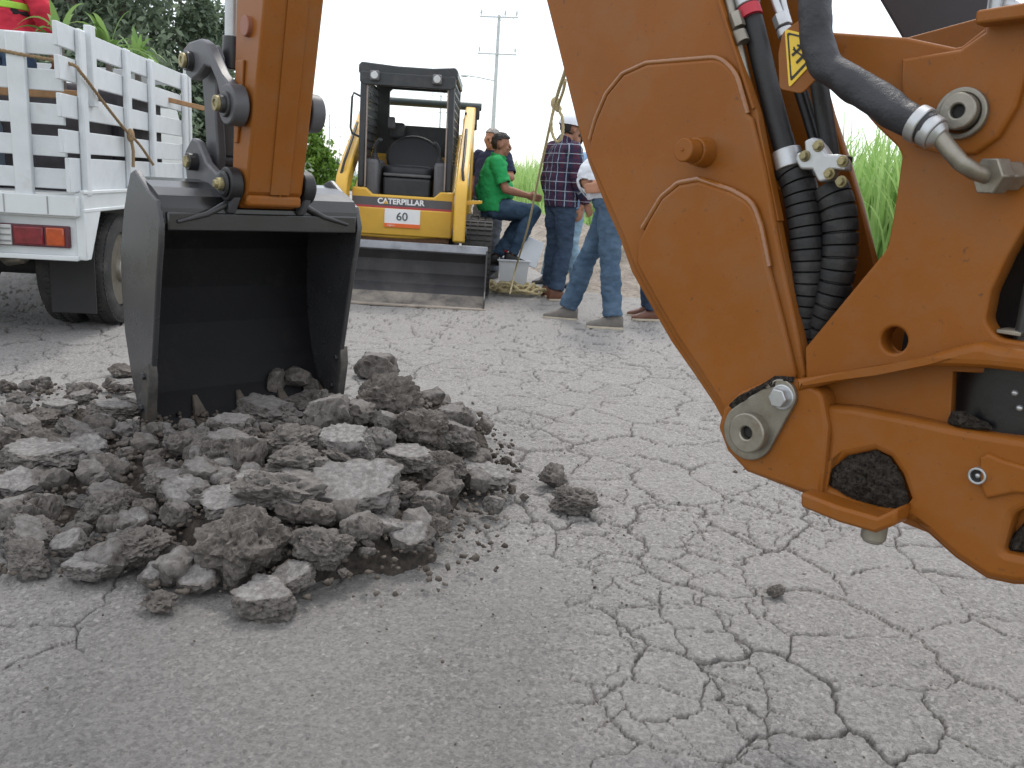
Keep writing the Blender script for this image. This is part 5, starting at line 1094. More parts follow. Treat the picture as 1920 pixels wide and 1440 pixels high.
# ------------------------------------------------------------------ people
def person(label, base, fw, pose=None, scale=1.0, shirt=GREENP, trousers=JEANS, shoes=SHOEB, skin=SKIN, hair=HAIRK, sleeve='short', belly=0.0, cap=None, vest=False, seed=0, tail=.90):
    """one continuous skinned body (remeshed from tapered limbs) with clothing, shoes and hair as children.
    pose: joints as (left, forward, up) in metres for a 1.72 m figure"""
    J = dict(pel=(0, 0, .95), wai=(0, .0, 1.10), che=(0, .0, 1.29), nek=(0, -.01, 1.46), hed=(0, .025, 1.605),
             hipL=(.09, 0, .91), kneL=(.10, .02, .50), ankL=(.105, -.02, .085), toeL=(.125, .16, .03),
             hipR=(-.09, 0, .91), kneR=(-.10, .02, .50), ankR=(-.105, -.02, .085), toeR=(-.125, .16, .03),
             shoL=(.175, -.01, 1.41), elbL=(.235, -.03, 1.13), wriL=(.235, .05, .89), tipL=(.23, .08, .72),
             shoR=(-.175, -.01, 1.41), elbR=(-.235, -.03, 1.13), wriR=(-.235, .05, .89), tipR=(-.23, .08, .72), look=(0, 1, 0))
    J.update(pose or {})
    fw = A(fw[0], fw[1], 0); fw /= np.linalg.norm(fw); lf = A(-fw[1], fw[0], 0); base = A(*base)
    W = lambda p: base + scale*(lf*p[0]+fw*p[1]+ZZ*p[2])
    dirw = lambda p: lf*p[0]+fw*p[1]+ZZ*p[2]
    K = {k: W(v) for k, v in J.items() if k not in ('look', 'seated')}
    lookv = dirw(J['look']); lookv /= np.linalg.norm(lookv)
    r = root('person', tuple(base), label, 'person')
    mb = MB(); S = scale; bones = []
    # torso: rings along the spine
    lat = [K['hipL']-K['hipR'], K['hipL']-K['hipR'], None, K['shoL']-K['shoR'], K['shoL']-K['shoR']]
    def torso():
        pts = [K['pel']-(K['wai']-K['pel'])*.75, K['pel'], K['wai'], K['che'], K['che']*.35+K['nek']*.65, K['nek'], K['nek']*.4+K['hed']*.6]
        rx = [.11, .178, .160, .178, .165, .062, .056]; ry = [.085, .125, .118+belly*.5, .122, .095, .060, .058]
        lh = (K['hipL']-K['hipR']); ls = (K['shoL']-K['shoR']); lh /= np.linalg.norm(lh); ls /= np.linalg.norm(ls)
        lats = [lh, lh, lh*.6+ls*.4, ls, ls, ls, ls]; n = 22; V = []
        # resample smoothly
        m_ = 26; tt = np.linspace(0, len(pts)-1, m_); X = np.array(pts); Lx = np.array(lats)
        for t in tt:
            p = A(*[np.interp(t, range(len(pts)), X[:, k]) for k in range(3)]); a = A(*[np.interp(t, range(len(pts)), Lx[:, k]) for k in range(3)]); a /= np.linalg.norm(a)
            i0 = min(int(t), len(pts)-2); up = X[i0+1]-X[i0]; up /= np.linalg.norm(up); b = np.cross(up, a); b /= np.linalg.norm(b); b = b if b@fw > 0 else -b
            u_ = t-int(t) if t < len(pts)-1 else 1; u_ = u_*u_*(3-2*u_); RX = (rx[i0]*(1-u_)+rx[i0+1]*u_)*S; RY = (ry[i0]*(1-u_)+ry[i0+1]*u_)*S
            bl = belly*S*np.exp(-((t-1.9)/.75)**2)
            for j in range(n):
                g_ = 2*pi*j/n; V.append(p+a*RX*cos(g_)+b*(RY*sin(g_)+bl*max(0, sin(g_))))
        F = [(i*n+j, i*n+(j+1) % n, (i+1)*n+(j+1) % n, (i+1)*n+j) for i in range(m_-1) for j in range(n)] + [tuple(range(n-1, -1, -1)), tuple((m_-1)*n+j for j in range(n))]
        mb.add(V, F)
    torso()
    for a, b, ra, rb, reg in (('pel', 'wai', .15, .14, 'pelvis'), ('wai', 'che', .14, .15, 'torso'), ('che', 'nek', .15, .09, 'torso'), ('nek', 'hed', .05, .09, 'head'), ('hipL', 'hipR', .1, .1, 'pelvis'), ('shoL', 'shoR', .06, .06, 'torso')): bones.append((K[a], K[b], ra*S, rb*S, reg))
    def limb(a, b, r0, r1, mid, reg):
        p, q = K[a], K[b]; mb.tube([p, p*.67+q*.33, p*.33+q*.67, q], [r0*S, (r0*.55+mid*.45)*S, (r1*.45+mid*.55)*S, r1*S], 16); mb.ball(p, r0*S, 8); mb.ball(q, r1*S, 8); bones.append((p, q, r0*S, r1*S, reg))
    for s_ in 'LR':
        limb('hip'+s_, 'kne'+s_, .092, .062, .078, 'thigh'); limb('kne'+s_, 'ank'+s_, .060, .040, .058, 'calf')
        limb('sho'+s_, 'elb'+s_, .056, .043, .050, 'uparm'+s_); limb('elb'+s_, 'wri'+s_, .043, .028, .041, 'forearm')
        ank, toe = K['ank'+s_], K['toe'+s_]; d = toe-ank; heel = ank-A(d[0], d[1], 0)*.30; heel[2] = toe[2]+.01*S
        toe_ = ank*.30+toe*.70; toe_[2] = toe[2]; mb.tube([heel, ank*.6+toe*.4-ZZ*.018*S, toe_], [.026*S, .030*S, .018*S], 12); mb.ball(heel, .026*S, 8); mb.ball(toe_, .018*S, 8); bones.append((heel, toe, .04*S, .03*S, 'foot'))
        # hand: palm, four unequal curled fingers, thumb
        wr, tp = K['wri'+s_], K['tip'+s_]; dd = tp-wr; L = .185*S; dd /= np.linalg.norm(dd)
        out_ = K['elb'+s_]-K['che']; side = fw - dd*(fw@dd) if abs(fw@dd) < .8 else ZZ - dd*(ZZ@dd); side /= np.linalg.norm(side); nrm_ = np.cross(dd, side); nrm_ *= np.sign(nrm_@(K['pel']-wr)) or 1
        palm = [wr, wr+dd*.05*S, wr+dd*.095*S]
        for o_ in (-.028, -.01, .01, .028): mb.tube([p_+side*o_*S for p_ in palm], [.013*S, .0145*S, .012*S], 8)
        for o_, ln in ((.031, .070), (.011, .080), (-.010, .075), (-.030, .058)):
            a0 = wr+dd*.09*S+side*o_*S; sp_ = side*(o_*.35); k1 = a0+(dd*.45+nrm_*.10+sp_)*ln*S; k2 = k1+(dd*.30+nrm_*.24)*ln*S; k3 = k2+(dd*.12+nrm_*.26)*ln*S
            mb.tube([a0, k1, k2, k3], [.0095*S, .0088*S, .0080*S, .0068*S], 8)
        th0 = wr+dd*.025*S+side*.028*S; mb.tube([th0, th0+(dd*.030+side*.022+nrm_*.012)*S, th0+(dd*.058+side*.026+nrm_*.026)*S], [.012*S, .0105*S, .0085*S], 8)
        bones.append((wr, wr+dd*L, .03*S, .02*S, 'hand'))
    # head
    hc = K['hed']; sx_ = np.cross(lookv, ZZ); sx_ /= np.linalg.norm(sx_); hu = np.cross(sx_, lookv); hv = lookv
    def hell(c, r3, n=12):
        m2 = MB(); m2.ball((0, 0, 0), 1, n); P = m2.v[0]; mb.add(hc + S*((c[0]+P[:, :1]*r3[0])*sx_ + (c[1]+P[:, 1:2]*r3[1])*hv + (c[2]+P[:, 2:]*r3[2])*hu), m2.f)
    hell((0, -.012, .022), (.074, .092, .092)); hell((0, .025, -.045), (.056, .062, .068)); hell((0, .055, -.085), (.028, .030, .024)); hell((0, .075, .012), (.05, .018, .018))
    hell((0, .098, -.018), (.012, .018, .026)); hell((0, .083, -.058), (.024, .012, .012))
    for q in (-1, 1): hell((q*.076, -.008, -.012), (.010, .020, .030)); hell((q*.034, .066, -.025), (.022, .02, .02))
    bones.append((hc-hu*.06*S, hc+hu*.06*S, .09*S, .09*S, 'head'))
    me = mb.mesh('tmp', base); tmp = bpy.data.objects.new('tmp', me); col.objects.link(tmp)
    rm = tmp.modifiers.new('r', 'REMESH'); rm.mode = 'VOXEL'; rm.voxel_size = .0085*S; rm.use_smooth_shade = True
    sm = tmp.modifiers.new('s', 'SMOOTH'); sm.factor = .5; sm.iterations = 3
    bpy.context.view_layer.update(); body = bpy.data.meshes.new_from_object(tmp.evaluated_get(dg())); bpy.data.objects.remove(tmp)
    body.materials.clear(); bo_ = link_mesh('body', body, skin, r, smooth=180)
    nV = len(body.vertices); co = np.empty(nV*3); body.vertices.foreach_get('co', co); co = co.reshape(-1, 3); no = np.empty(nV*3); body.vertices.foreach_get('normal', no); no = no.reshape(-1, 3); Wd = co+base
    best = np.full(nV, 9e9); reg = np.empty(nV, object); tp_ = np.zeros(nV)
    for (p, q, r0, r1, rg) in bones:
        d = q-p; L2 = d@d; t = np.clip(((Wd-p)@d)/L2, 0, 1); ds = np.linalg.norm(Wd-(p+t[:, None]*d), axis=1)-(r0+(r1-r0)*t); k = ds < best; best[k] = ds[k]; reg[k] = rg; tp_[k] = t[k]
    nP = len(body.polygons); loops = np.empty(len(body.loops), int); body.loops.foreach_get('vertex_index', loops); ls_ = np.empty(nP, int); body.polygons.foreach_get('loop_start', ls_); lt = np.empty(nP, int); body.polygons.foreach_get('loop_total', lt)
    def shell(name, mask, off, fold, mt, fs=9.0, flare=None):
        fm = [loops[a:a+b] for a, b in zip(ls_, lt) if mask[loops[a:a+b]].all()]
        if not fm: return None
        used = np.unique(np.concatenate(fm)); mp = -np.ones(nV, int); mp[used] = np.arange(len(used))
        nz_ = np.array([mn.fractal(Vector((co[i, 0]*fs+seed, co[i, 1]*fs, co[i, 2]*fs*1.35)), .7, 2.1, 3) for i in used])
        e = off + fold*nz_ + (flare(Wd[used]) if flare else 0)
        P = co[used]+no[used]*np.maximum(e, .0035)[:, None]
        m2 = bpy.data.meshes.new(name); m2.from_pydata(P.tolist(), [], [tuple(mp[f]) for f in fm])
        o = link_mesh(name, m2, mt, r, smooth=180); sl = o.modifiers.new('t', 'SOLIDIFY'); sl.thickness = .006; sl.offset = -1
        return o
    R_ = lambda *n: np.isin(reg.astype(str), n)
    hz = (Wd-base)@ZZ/S
    spine = (K['wai']-K['pel']); spine /= np.linalg.norm(spine); sz = ((Wd-K['pel'])@spine)/S       # height along the spine above the pelvis
    uparm = R_('uparmL', 'uparmR'); armok = uparm & (tp_ < .80) if sleeve == 'short' else (uparm | (R_('forearm') & (tp_ < .93)))
    shirtm = ((R_('torso', 'pelvis') & (sz > tail-.95)) | armok) 
    sh_ = shell('shirt', shirtm, .026*S, .013*S, shirt, 7.5)
    tr_ = shell('trousers', (R_('pelvis') & (sz < max(.0, tail-.95+.07))) | (R_('thigh') & ((sz < tail-.95+.07) | bool(pose and 'seated' in pose))) | (R_('calf') & (tp_ < .97)), .015*S, .013*S, trousers, 8.5, lambda P: .020*S*np.clip(1-((P-base)@ZZ)/S/.5, 0, 1) if not pose or 'seated' not in pose else .004)
    if hair is not None:
        rel = (Wd-hc)/S; hx = rel@sx_; hf = rel@hv; hh_ = rel@hu
        hm = R_('head') & ((hh_ > .052+.25*np.maximum(hf, 0)) | ((hf < -.005) & (hh_ > -.055-.3*hf*0)) ) & ~((abs(hx) > .055) & (hh_ < .035) & (hf > -.045)) & (hf < .078)
        shell('hair', hm, .013*S, .008*S, hair, 45)
    mb2 = MB()
    for q in (-1, 1): mb2.ball(hc+S*(sx_*.033*q+hv*.086-hu*.008), .0085*S, 8)
    mb2.build('eyes', BLACK, r, 60)
    if cap is not None:
        m3 = MB(); V = []; n = 24
        for i in range(8):
            t = i/7*pi/2
            for j in range(n): g_ = 2*pi*j/n; V.append(hc+S*(sx_*.101*cos(g_)*cos(t)+hv*(-.01+.120*sin(g_)*cos(t))+hu*(.026+.108*sin(t))))
        m3.add(V, [(i*n+j, i*n+(j+1) % n, (i+1)*n+(j+1) % n, (i+1)*n+j) for i in range(7) for j in range(n)])
        cp_ = m3.build('cap', cap, r, 60); m3 = MB(); m3.prism([hc+S*(sx_*.075*cos(t)+hv*(.07+.095*max(0, sin(t)))+hu*(.034-.02*sin(t))) for t in np.linspace(0, pi, 14)], hu*.006*S); m3.build('brim', cap, cp_, 40)
    for s_ in 'LR':
        ank, toe = K['ank'+s_], K['toe'+s_]; d = A(toe[0]-ank[0], toe[1]-ank[1], 0); fd = toe-ank; fd = fd/np.linalg.norm(fd)
        dn = d/np.linalg.norm(d); 
        hang = pose and pose.get('hang'+s_)
        upv = ZZ if not hang else np.cross(np.cross(dn, ZZ), fd); lt_ = np.cross(ZZ, dn)
        ax_ = dn if not hang else fd
        sole_z = toe - ZZ*(.030*S)
        c0 = (ank+ (-dn*.075*S)); c0 = A(c0[0], c0[1], sole_z[2])
        m4 = MB(); V = []; n = 16; rows = [(-.005, .032, .09), (.02, .042, .122), (.07, .044, .130), (.12, .042, .098), (.17, .046, .068), (.215, .047, .052), (.25, .038, .040), (.270, .018, .026)]
        for (f_, w_, h_) in rows:
            for j in range(n):
                g_ = 2*pi*j/n; cs, sn = cos(g_), sin(g_); V.append(c0+S*(dn*f_+lt_*w_*np.sign(cs)*abs(cs)**.7+ZZ*(h_/2+h_/2*np.sign(sn)*abs(sn)**.6)))
        m4.add(V, [(i*n+j, i*n+(j+1) % n, (i+1)*n+(j+1) % n, (i+1)*n+j) for i in range(len(rows)-1) for j in range(n)]+[tuple(range(n-1, -1, -1)), tuple((len(rows)-1)*n+j for j in range(n))])
        so1 = m4.build('shoe', shoes, r, 60)
        m4 = MB(); ol = [(f_, w_*1.04) for f_, w_, _ in rows]; m4.prism([c0+S*(dn*f_+lt_*w_)+ZZ*-.004 for f_, w_ in ol]+[c0+S*(dn*f_-lt_*w_)+ZZ*-.004 for f_, w_ in ol[::-1]], ZZ*.020*S); m4.build('sole', SOLE if shoes is not SHOEK else BLACK, so1, 30, .003)
    m5 = MB(); bp_ = K['pel']*.72+K['wai']*.28
    if vest:
        vm = R_('torso', 'pelvis') & (sz > .14); shell('vest', vm, .024*S, .008*S, VESTK, 6)
        zb = [.20, .34]
        for z_ in zb: shell('reflective_strip', R_('torso', 'pelvis') & (abs(sz-z_) < .024), .032*S, .004*S, VESTL, 6)
    return r

XF = lambda x, y, Y: aty(x, y, Y)
person('man in a dark plaid shirt and pale cap standing with his back turned', (.365, 8.62, 0), (.86, .50), dict(kneL=(.11, .03, .50), ankL=(.14, .03, .085), toeL=(.16, .21, .03), ankR=(-.11, -.05, .085), toeR=(-.13, .13, .03), elbR=(-.245, .02, 1.13), wriR=(-.20, .16, .93), tipR=(-.18, .24, .80), hed=(0, .05, 1.60), look=(.1, 1, -.12)),
       1.035, PLAID, JEANSD, SHOEB, SKIN2, HAIRK, 'long', .03, WHITES, seed=1, tail=.885)
person('man in blue jeans and white shirt stepping left, half hidden by the orange boom', (.72, 7.10, 0), (-1, .12), dict(pel=(0, 0, .94), kneR=(-.10, .16, .50), ankR=(-.14, .28, .085), toeR=(-.15, .46, .03), kneL=(.11, -.02, .49), ankL=(.13, -.08, .085), toeL=(.15, .10, .03), wai=(0, .01, 1.10), che=(0, -.03, 1.29), nek=(0, -.05, 1.45), hed=(0, -.02, 1.60), elbL=(.26, -.12, 1.14), wriL=(.22, .08, 1.04), tipL=(.17, .22, 1.02)),
       1.08, WHITES, JEANS, SHOEG, SKIN, HAIRG, 'short', .09, seed=2, tail=.975)
person('man in dark jeans and brown shoes hidden behind the boom but for one lower leg', (1.19, 7.66, 0), (-1, -.05), None, 1.0, NAVY, JEANSD, SHOEB, SKIN2, HAIRK, 'short', .04, seed=3)
GY = 1.55; gb = LP(.80, GY, 0)
person('man in a green polo shirt sitting sideways on the loader track', (gb[0], gb[1], 0), (1, .10), dict(seated=True, pel=(0, .03, .90), wai=(0, .03, 1.05), che=(0, .035, 1.22), nek=(0, .07, 1.385), hed=(0, .10, 1.525), hipR=(-.09, .06, .87), kneR=(-.12, .47, .87), ankR=(-.11, .27, .40), toeR=(-.115, .44, .33), hipL=(.09, .06, .87), kneL=(.13, .40, .80), ankL=(.13, .12, .36), toeL=(.14, .30, .29),
       shoR=(-.175, .05, 1.335), elbR=(-.24, .15, 1.075), wriR=(-.17, .41, 1.02), tipR=(-.13, .55, 1.0), shoL=(.175, .05, 1.335), elbL=(.23, .18, 1.08), wriL=(.10, .42, 1.02), tipL=(.04, .54, 1.01), look=(-.05, 1, -.15)), .97, GREENP, mat('mid_denim', (.032, .06, .105), .9, 0, .3, 6, .3, 60, c2=(.075, .125, .19), spec=.15), SHOEK, SKIN2, HAIRK, 'short', .06, seed=4, tail=.90)
person('grey-haired man in a navy shirt standing behind the man in green', (-.40, 10.15, 0), (-.45, -.9), dict(elbL=(.30, .06, 1.18), wriL=(.22, .25, 1.25), tipL=(.16, .36, 1.27), look=(-.3, 1, -.1)), .985, NAVY, mat('grey_denim', (.09, .10, .12), .9, 0, .3, 6, .3, 60), SHOEK, SKIN, HAIRG, 'short', .04, seed=5)
person('man in a light blue shirt and pale jeans half hidden behind the plaid shirt', (.52, 9.75, 0), (-.75, -.66), dict(kneR=(-.16, .06, .50), ankR=(-.23, .06, .085), toeR=(-.26, .25, .03), ankL=(.12, -.06, .085), toeL=(.16, .12, .03)), 1.0, LBLUE, JEANSL, SHOEK, SKIN2, HAIRK, 'short', .05, seed=6, tail=.84)
rp_ = TP(-.80, .30, 0)
person('person in a red shirt and dark reflective vest standing in the truck bed', (rp_[0], rp_[1], .888), (.25, .97), dict(elbR=(-.27, .03, 1.14), wriR=(-.22, .16, .92), tipR=(-.19, .24, .78)), 1.0, REDS, JEANSD, SHOEK, SKIN2, HAIRK, 'long', .03, vest=True, seed=7, tail=.88)

# ------------------------------------------------------------------ things beside the people
def twist_rope(name, pts, r, mt, parent=None, k=8, strands=3, pitch=.09):
    P = [A(*p) for p in pts]; Q = [2*P[0]-P[1]]+P+[2*P[-1]-P[-2]]; out_ = []
    for i in range(1, len(Q)-2):
        for t in np.arange(k)/k: out_.append(.5*((2*Q[i])+(-Q[i-1]+Q[i+1])*t+(2*Q[i-1]-5*Q[i]+4*Q[i+1]-Q[i+2])*t*t+(-Q[i-1]+3*Q[i]-3*Q[i+1]+Q[i+2])*t**3))
    out_.append(P[-1]); arr = np.array(out_); cum = np.concatenate([[0], np.cumsum(np.linalg.norm(np.diff(arr, axis=0), axis=1))])
    s = np.arange(0, cum[-1], pitch/7); C_ = np.stack([np.interp(s, cum, arr[:, j]) for j in range(3)], 1); T = np.gradient(C_, axis=0); T /= np.linalg.norm(T, axis=1)[:, None]+1e-9
    ref = A(.37, .81, .46); a = np.cross(T, ref); a /= np.linalg.norm(a, axis=1)[:, None]; b = np.cross(T, a); mb = MB()
    for q in range(strands):
        ph = 2*pi*(s/pitch+q/strands); mb.tube(list(C_+(a*np.cos(ph)[:, None]+b*np.sin(ph)[:, None])*r*.5), r*.56, 6)
    return mb.build(name, mt, parent, 60) if parent is not None else mb.build(name, mt, None, 60)
k1 = XF(1041, 193, 5.0); top = UP(1120, 40, bo-.26)
rope = root('hanging_rope', (-.05, 8.9, 0), 'thick straw-coloured rope hanging from the boom down to a coil on the road', 'rope')
twist_rope('rope_length', [top, XF(1075, 100, 3.2), XF(1058, 140, 4.0), k1, XF(1024, 268, 5.9), XF(1008, 340, 6.9), XF(990, 425, 7.9), XF(968, 500, 8.6), gnd(956, 552, .06)], .0095, ROPE, rope)
twist_rope('rope_loop', [k1, XF(1034, 225, 5.0), XF(1036, 252, 5.0), XF(1046, 266, 4.98), XF(1055, 250, 4.96), XF(1054, 220, 4.96), XF(1047, 200, 4.97), XF(1056, 170, 4.8), XF(1060, 150, 4.6)], .009, ROPE, rope)
mb = MB(); mb.ball(k1, .026, 10, sq=(1, .8, 1.3)); mb.ball(k1+A(.02, 0, -.03), .02, 8); mb.build('knot', ROPE, rope, 60)
pts = []; r = np.random.default_rng(3)
for i in range(90):
    g_ = i*.42; rad_ = .17+.05*sin(i*.31)+r.normal(0, .012); pts.append(A(-.02+rad_*1.15*cos(g_)+.05*sin(i*.05), 8.70+rad_*.8*sin(g_), .02+.11*(i/90)*abs(sin(i*.9))+r.uniform(0, .02)))
twist_rope('rope_coil', pts, .016, ROPE, rope, 5)
# white plastic crate with its lid standing against it, bottles inside
cbx = A(-.06, 8.98, 0); cr = root('plastic_crate', tuple(cbx), 'white plastic tub with its lid off beside the rope coil', 'tub')
def frustum(mb, c, w0, d0, w1, d1, h, t=.006):
    o0 = [c+A(i*w0/2, j*d0/2, 0) for i, j in ((-1, -1), (1, -1), (1, 1), (-1, 1))]; o1 = [c+A(i*w1/2, j*d1/2, h) for i, j in ((-1, -1), (1, -1), (1, 1), (-1, 1))]
    i1 = [c+A(i*(w1/2-t), j*(d1/2-t), h) for i, j in ((-1, -1), (1, -1), (1, 1), (-1, 1))]; i0 = [c+A(i*(w0/2-t), j*(d0/2-t), t) for i, j in ((-1, -1), (1, -1), (1, 1), (-1, 1))]
    mb.add(o0+o1+i1+i0, [(3, 2, 1, 0)]+[(k, (k+1) % 4, 4+(k+1) % 4, 4+k) for k in range(4)]+[(4+k, 4+(k+1) % 4, 8+(k+1) % 4, 8+k) for k in range(4)]+[(8+k, 8+(k+1) % 4, 12+(k+1) % 4, 12+k) for k in range(4)]+[(12, 13, 14, 15)])
mb = MB(); frustum(mb, cbx, .26, .22, .32, .28, .34); mb.build('tub', PLASTICW, cr, 30, .006); mb = MB(); mb.ring(cbx+ZZ*.255, cbx+ZZ*.27, .0, .0) if 0 else mb.box(cbx+A(0, -.145, .332), (.345, .022, .018)); mb.build('rim', PLASTICW, cr, 30, .004)
lid = MB(); lid.bar(cbx+A(.11, -.10, .30), cbx+A(.19, .02, .56), .25, .018, (1, .1, -.35)); tag(lid.build('tub_lid', PLASTICW, None, 30, .006), 'white lid leaning up out of the plastic tub', 'lid')
for dx, hgt, mt, lb in ((-.06, .40, mat('dark_bottle', (.03, .012, .01), .15, coat=.5), 'dark drink bottle standing in the white tub'), (.04, .37, mat('yellow_bottle', (.55, .42, .12), .3), 'pale yellow bottle standing in the white tub')):
    mb = MB(); c = cbx+A(dx-.03, -.03, .006); mb.tube([c, c+ZZ*.005, c+ZZ*hgt*.6, c+ZZ*hgt*.8, c+ZZ*hgt*.86, c+ZZ*hgt], [.035, .042, .042, .022, .016, .016], 16); o = mb.build('bottle', mt, None, 50); tag(o, lb, 'bottle')
    mb = MB(); mb.cyl(c+ZZ*hgt, c+ZZ*(hgt+.02), .018, .018, 14); ORG[o.name] = A(0, 0, 0); mb.build('bottle_cap', RED if dx < 0 else WHITEP, o, 40)
# load in the truck bed
def box_thing(name, c, size, mt, label, cat, bevel=.02):
    mb = MB(); cw = TP(*c); mb.box(cw, size, TAX); o = mb.build(name, mt, None, 30, bevel, org=cw); o.location = cw; return tag(o, label, cat)
box_thing('cargo_box', (-.50, -.05, 1.14), (.75, .6, .66), CRATE, 'dark box low in the truck bed behind the tailgate', 'box')
box_thing('cargo_box', (-.40, .72, 1.24), (.72, .85, .70), CRATE, 'dark bundle by the near side slats of the truck', 'box', .06)
box_thing('cargo_box', (-1.35, .2, 1.14), (.8, .8, .5), BLUETARP, 'blue grey wrapped bundle on the left of the truck bed', 'bundle', .08)
box_thing('tarp_bundle', (-.72, -.42, 1.10), (.30, .35, .42), BLUETARP, 'blue grey sack just inside the tailgate', 'sack', .06)
mb = MB(); mb.bar(TP(-1.6, -.70, 1.43), TP(-.02, -.60, 1.455), .05, .05, ZZ); o = mb.build('wooden_pole', WOOD, None, 30, .006); tag(o, 'brown timber lying across the bed behind the tailgate', 'timber')
mb = MB(); mb.bar(TP(-.15, .95, 1.60), TP(.62, 1.25, 1.47), .035, .03, ZZ); o = mb.build('wooden_pole', WOOD, None, 30, .005); tag(o, 'brown pole sticking out through the side slats of the truck', 'timber')
trp = root('tie_rope', tuple(TP(BR+.04, RA, 1.5)), 'brown rope slung across the truck slats and knotted on the side', 'rope')
def TR(x, y, l, a=None): return onplane(x, y, TP(l, 0, 0), TE)
twist_rope('rope_length', [TP(-1.0, RA-.035, 1.70), TP(-.6, RA-.035, 1.675), TP(-.2, RA-.035, 1.63), TP(BR+.0, RA-.035, 1.60)]+[TR(x, y, BR+.045) for x, y in ((152, 137), (170, 160), (200, 200), (232, 240), (262, 272), (288, 310))], .010, ROPED, trp)
mb = MB(); q = TR(245, 254, BR+.055); mb.ball(q, .030, 8, sq=(.8, 1, 1.5)); mb.tube([q, q+A(0, .03, -.10), q+A(0, .02, -.20)], .011, 8); mb.build('knot', ROPED, trp, 60)
# potted plants riding in the bed
def strap_plant(l, a, z0, hgt, nl, seed, label, wid=.045):
    c = TP(l, a, .886); r_ = root('potted_plant', tuple(c), label, 'plant', 'plants riding in the truck bed')
    mb = MB(); mb.tube([c, c+ZZ*.30], [.11, .14], 18); mb.build('pot', CRATE, r_, 40); mb = MB(); mb.cyl(c+ZZ*.25, c+ZZ*(z0-.85), .03, .022, 10); mb.build('stem', BARK, r_, 40)
    rr = np.random.default_rng(seed); V = []; F = []; T_ = []
    for i in range(nl):
        az = rr.uniform(0, 2*pi); L = hgt*rr.uniform(.6, 1.1); ln = rr.uniform(.25, 1.0); o0 = c+ZZ*(z0-.886-rr.uniform(0, .12)); dx = A(cos(az), sin(az), 0); sx = A(-sin(az), cos(az), 0); n0 = len(V); S_ = 9; tint = rr.uniform(.1, 1)
        for k in range(S_+1):
            t = k/S_; p = o0+dx*(L*ln*.85*t**1.3)+ZZ*(L*(t*(1.15-.35*ln)-ln*.85*t**2.6)); wv = wid*sin(pi*min(1, .12+.88*t)**.8)*(1 if t < .98 else .2)+.003
            V += [p-sx*wv+ZZ*wv*.35, p, p+sx*wv+ZZ*wv*.35]; T_ += [tint]*3
            if k: b = n0+3*(k-1); F += [(b, b+1, b+4, b+3), (b+1, b+2, b+5, b+4)]
    me = fast_mesh('leaves', np.array(V)-c, F); at = me.attributes.new('tint', 'FLOAT', 'POINT'); at.data.foreach_set('value', np.array(T_, np.float32))
    tag(link_mesh('leaves', me, LEAFP, r_, smooth=180), kind='stuff')
strap_plant(-.33, .85, 1.86, .50, 26, 1, 'tall strap-leaved plant standing above the side slats of the truck', .026)
strap_plant(-.24, 1.22, 1.84, .40, 24, 2, 'bushy strap-leaved plant further forward along the side slats', .024)
strap_plant(-.36, .05, 1.84, .40, 15, 3, 'strap-leaved plant beside the person in the red shirt', .024)

# ------------------------------------------------------------------ trees, poles, far things
def leaf_cloud(name, lobes, n, size, mt, parent, seed, org, clump=26, aspect=.45):
    rr = np.random.default_rng(seed); P = []; Tn = []
    vol = np.array([l[3]*l[4]*l[5] for l in lobes]); vol = vol**.72/np.sum(vol**.72)
    for l, f_ in zip(lobes, vol):
        nc = max(5, int(clump*f_*len(lobes))); d = rr.normal(size=(nc, 3)); d /= np.linalg.norm(d, axis=1)[:, None]; rad = rr.uniform(.45, 1.08, nc)**.7; cc = d*rad[:, None]
        m_ = int(n*f_); k = rr.integers(0, nc, m_); q = cc[k]+rr.normal(size=(m_, 3))*.19*rr.uniform(.5, 1.3, nc)[k][:, None]; P.append(A(*l[:3])+q*A(*l[3:])); Tn.append(np.clip(rr.uniform(.0, .65, nc)[k]+rr.normal(0, .22, m_), 0, 1))
    P = np.vstack(P); Tn = np.concatenate(Tn); m_ = len(P); a = rr.normal(size=(m_, 3)); a /= np.linalg.norm(a, axis=1)[:, None]; b = np.cross(a, rr.normal(size=(m_, 3))); b /= np.linalg.norm(b, axis=1)[:, None]; s = size*rr.uniform(.5, 1.4, m_)[:, None]
    V = np.stack([P-a*s, P+b*s*aspect, P+a*s, P-b*s*aspect], 1).reshape(-1, 3)-org; F = np.arange(4*m_).reshape(-1, 4)
    me = fast_mesh(name, V, F); at = me.attributes.new('tint', 'FLOAT', 'POINT'); at.data.foreach_set('value', np.repeat(Tn, 4).astype(np.float32)); return link_mesh(name, me, mt, parent, smooth=0)
def tree(label, loc, h, lobes, n, size, mt, seed, cat='tree', r0=.16, group=None, aspect=.45, name='tree'):
    loc = A(*loc); t = root(name, tuple(loc), label, cat, group); rr = np.random.default_rng(seed); mb = MB()
    pts = [loc+A(rr.normal(0, .06)*k, rr.normal(0, .06)*k, h*.9*k/6-.05) for k in range(7)]; mb.tube(pts, [r0*(1-.12*k) for k in range(7)], 12)
    for i in range(9):
        k = rr.uniform(.3, .95); p = loc+ZZ*h*.9*k; az = rr.uniform(0, 6.28); L = h*.22*rr.uniform(.6, 1.2)*(1.1-k*.6); mb.tube([p, p+A(cos(az), sin(az), .5)*L*.6, p+A(cos(az), sin(az), .9)*L], [r0*.4, r0*.25, r0*.1], 7)
    mb.build('trunk', BARK, t, 50); tag(leaf_cloud('crown', [tuple(loc+A(*l[:3]))+tuple(l[3:]) for l in lobes], n, size, mt, t, seed, loc, aspect=aspect))
    return t
ta = gnd(200, 345); ta = A(-7.6, 15.5, -.05)
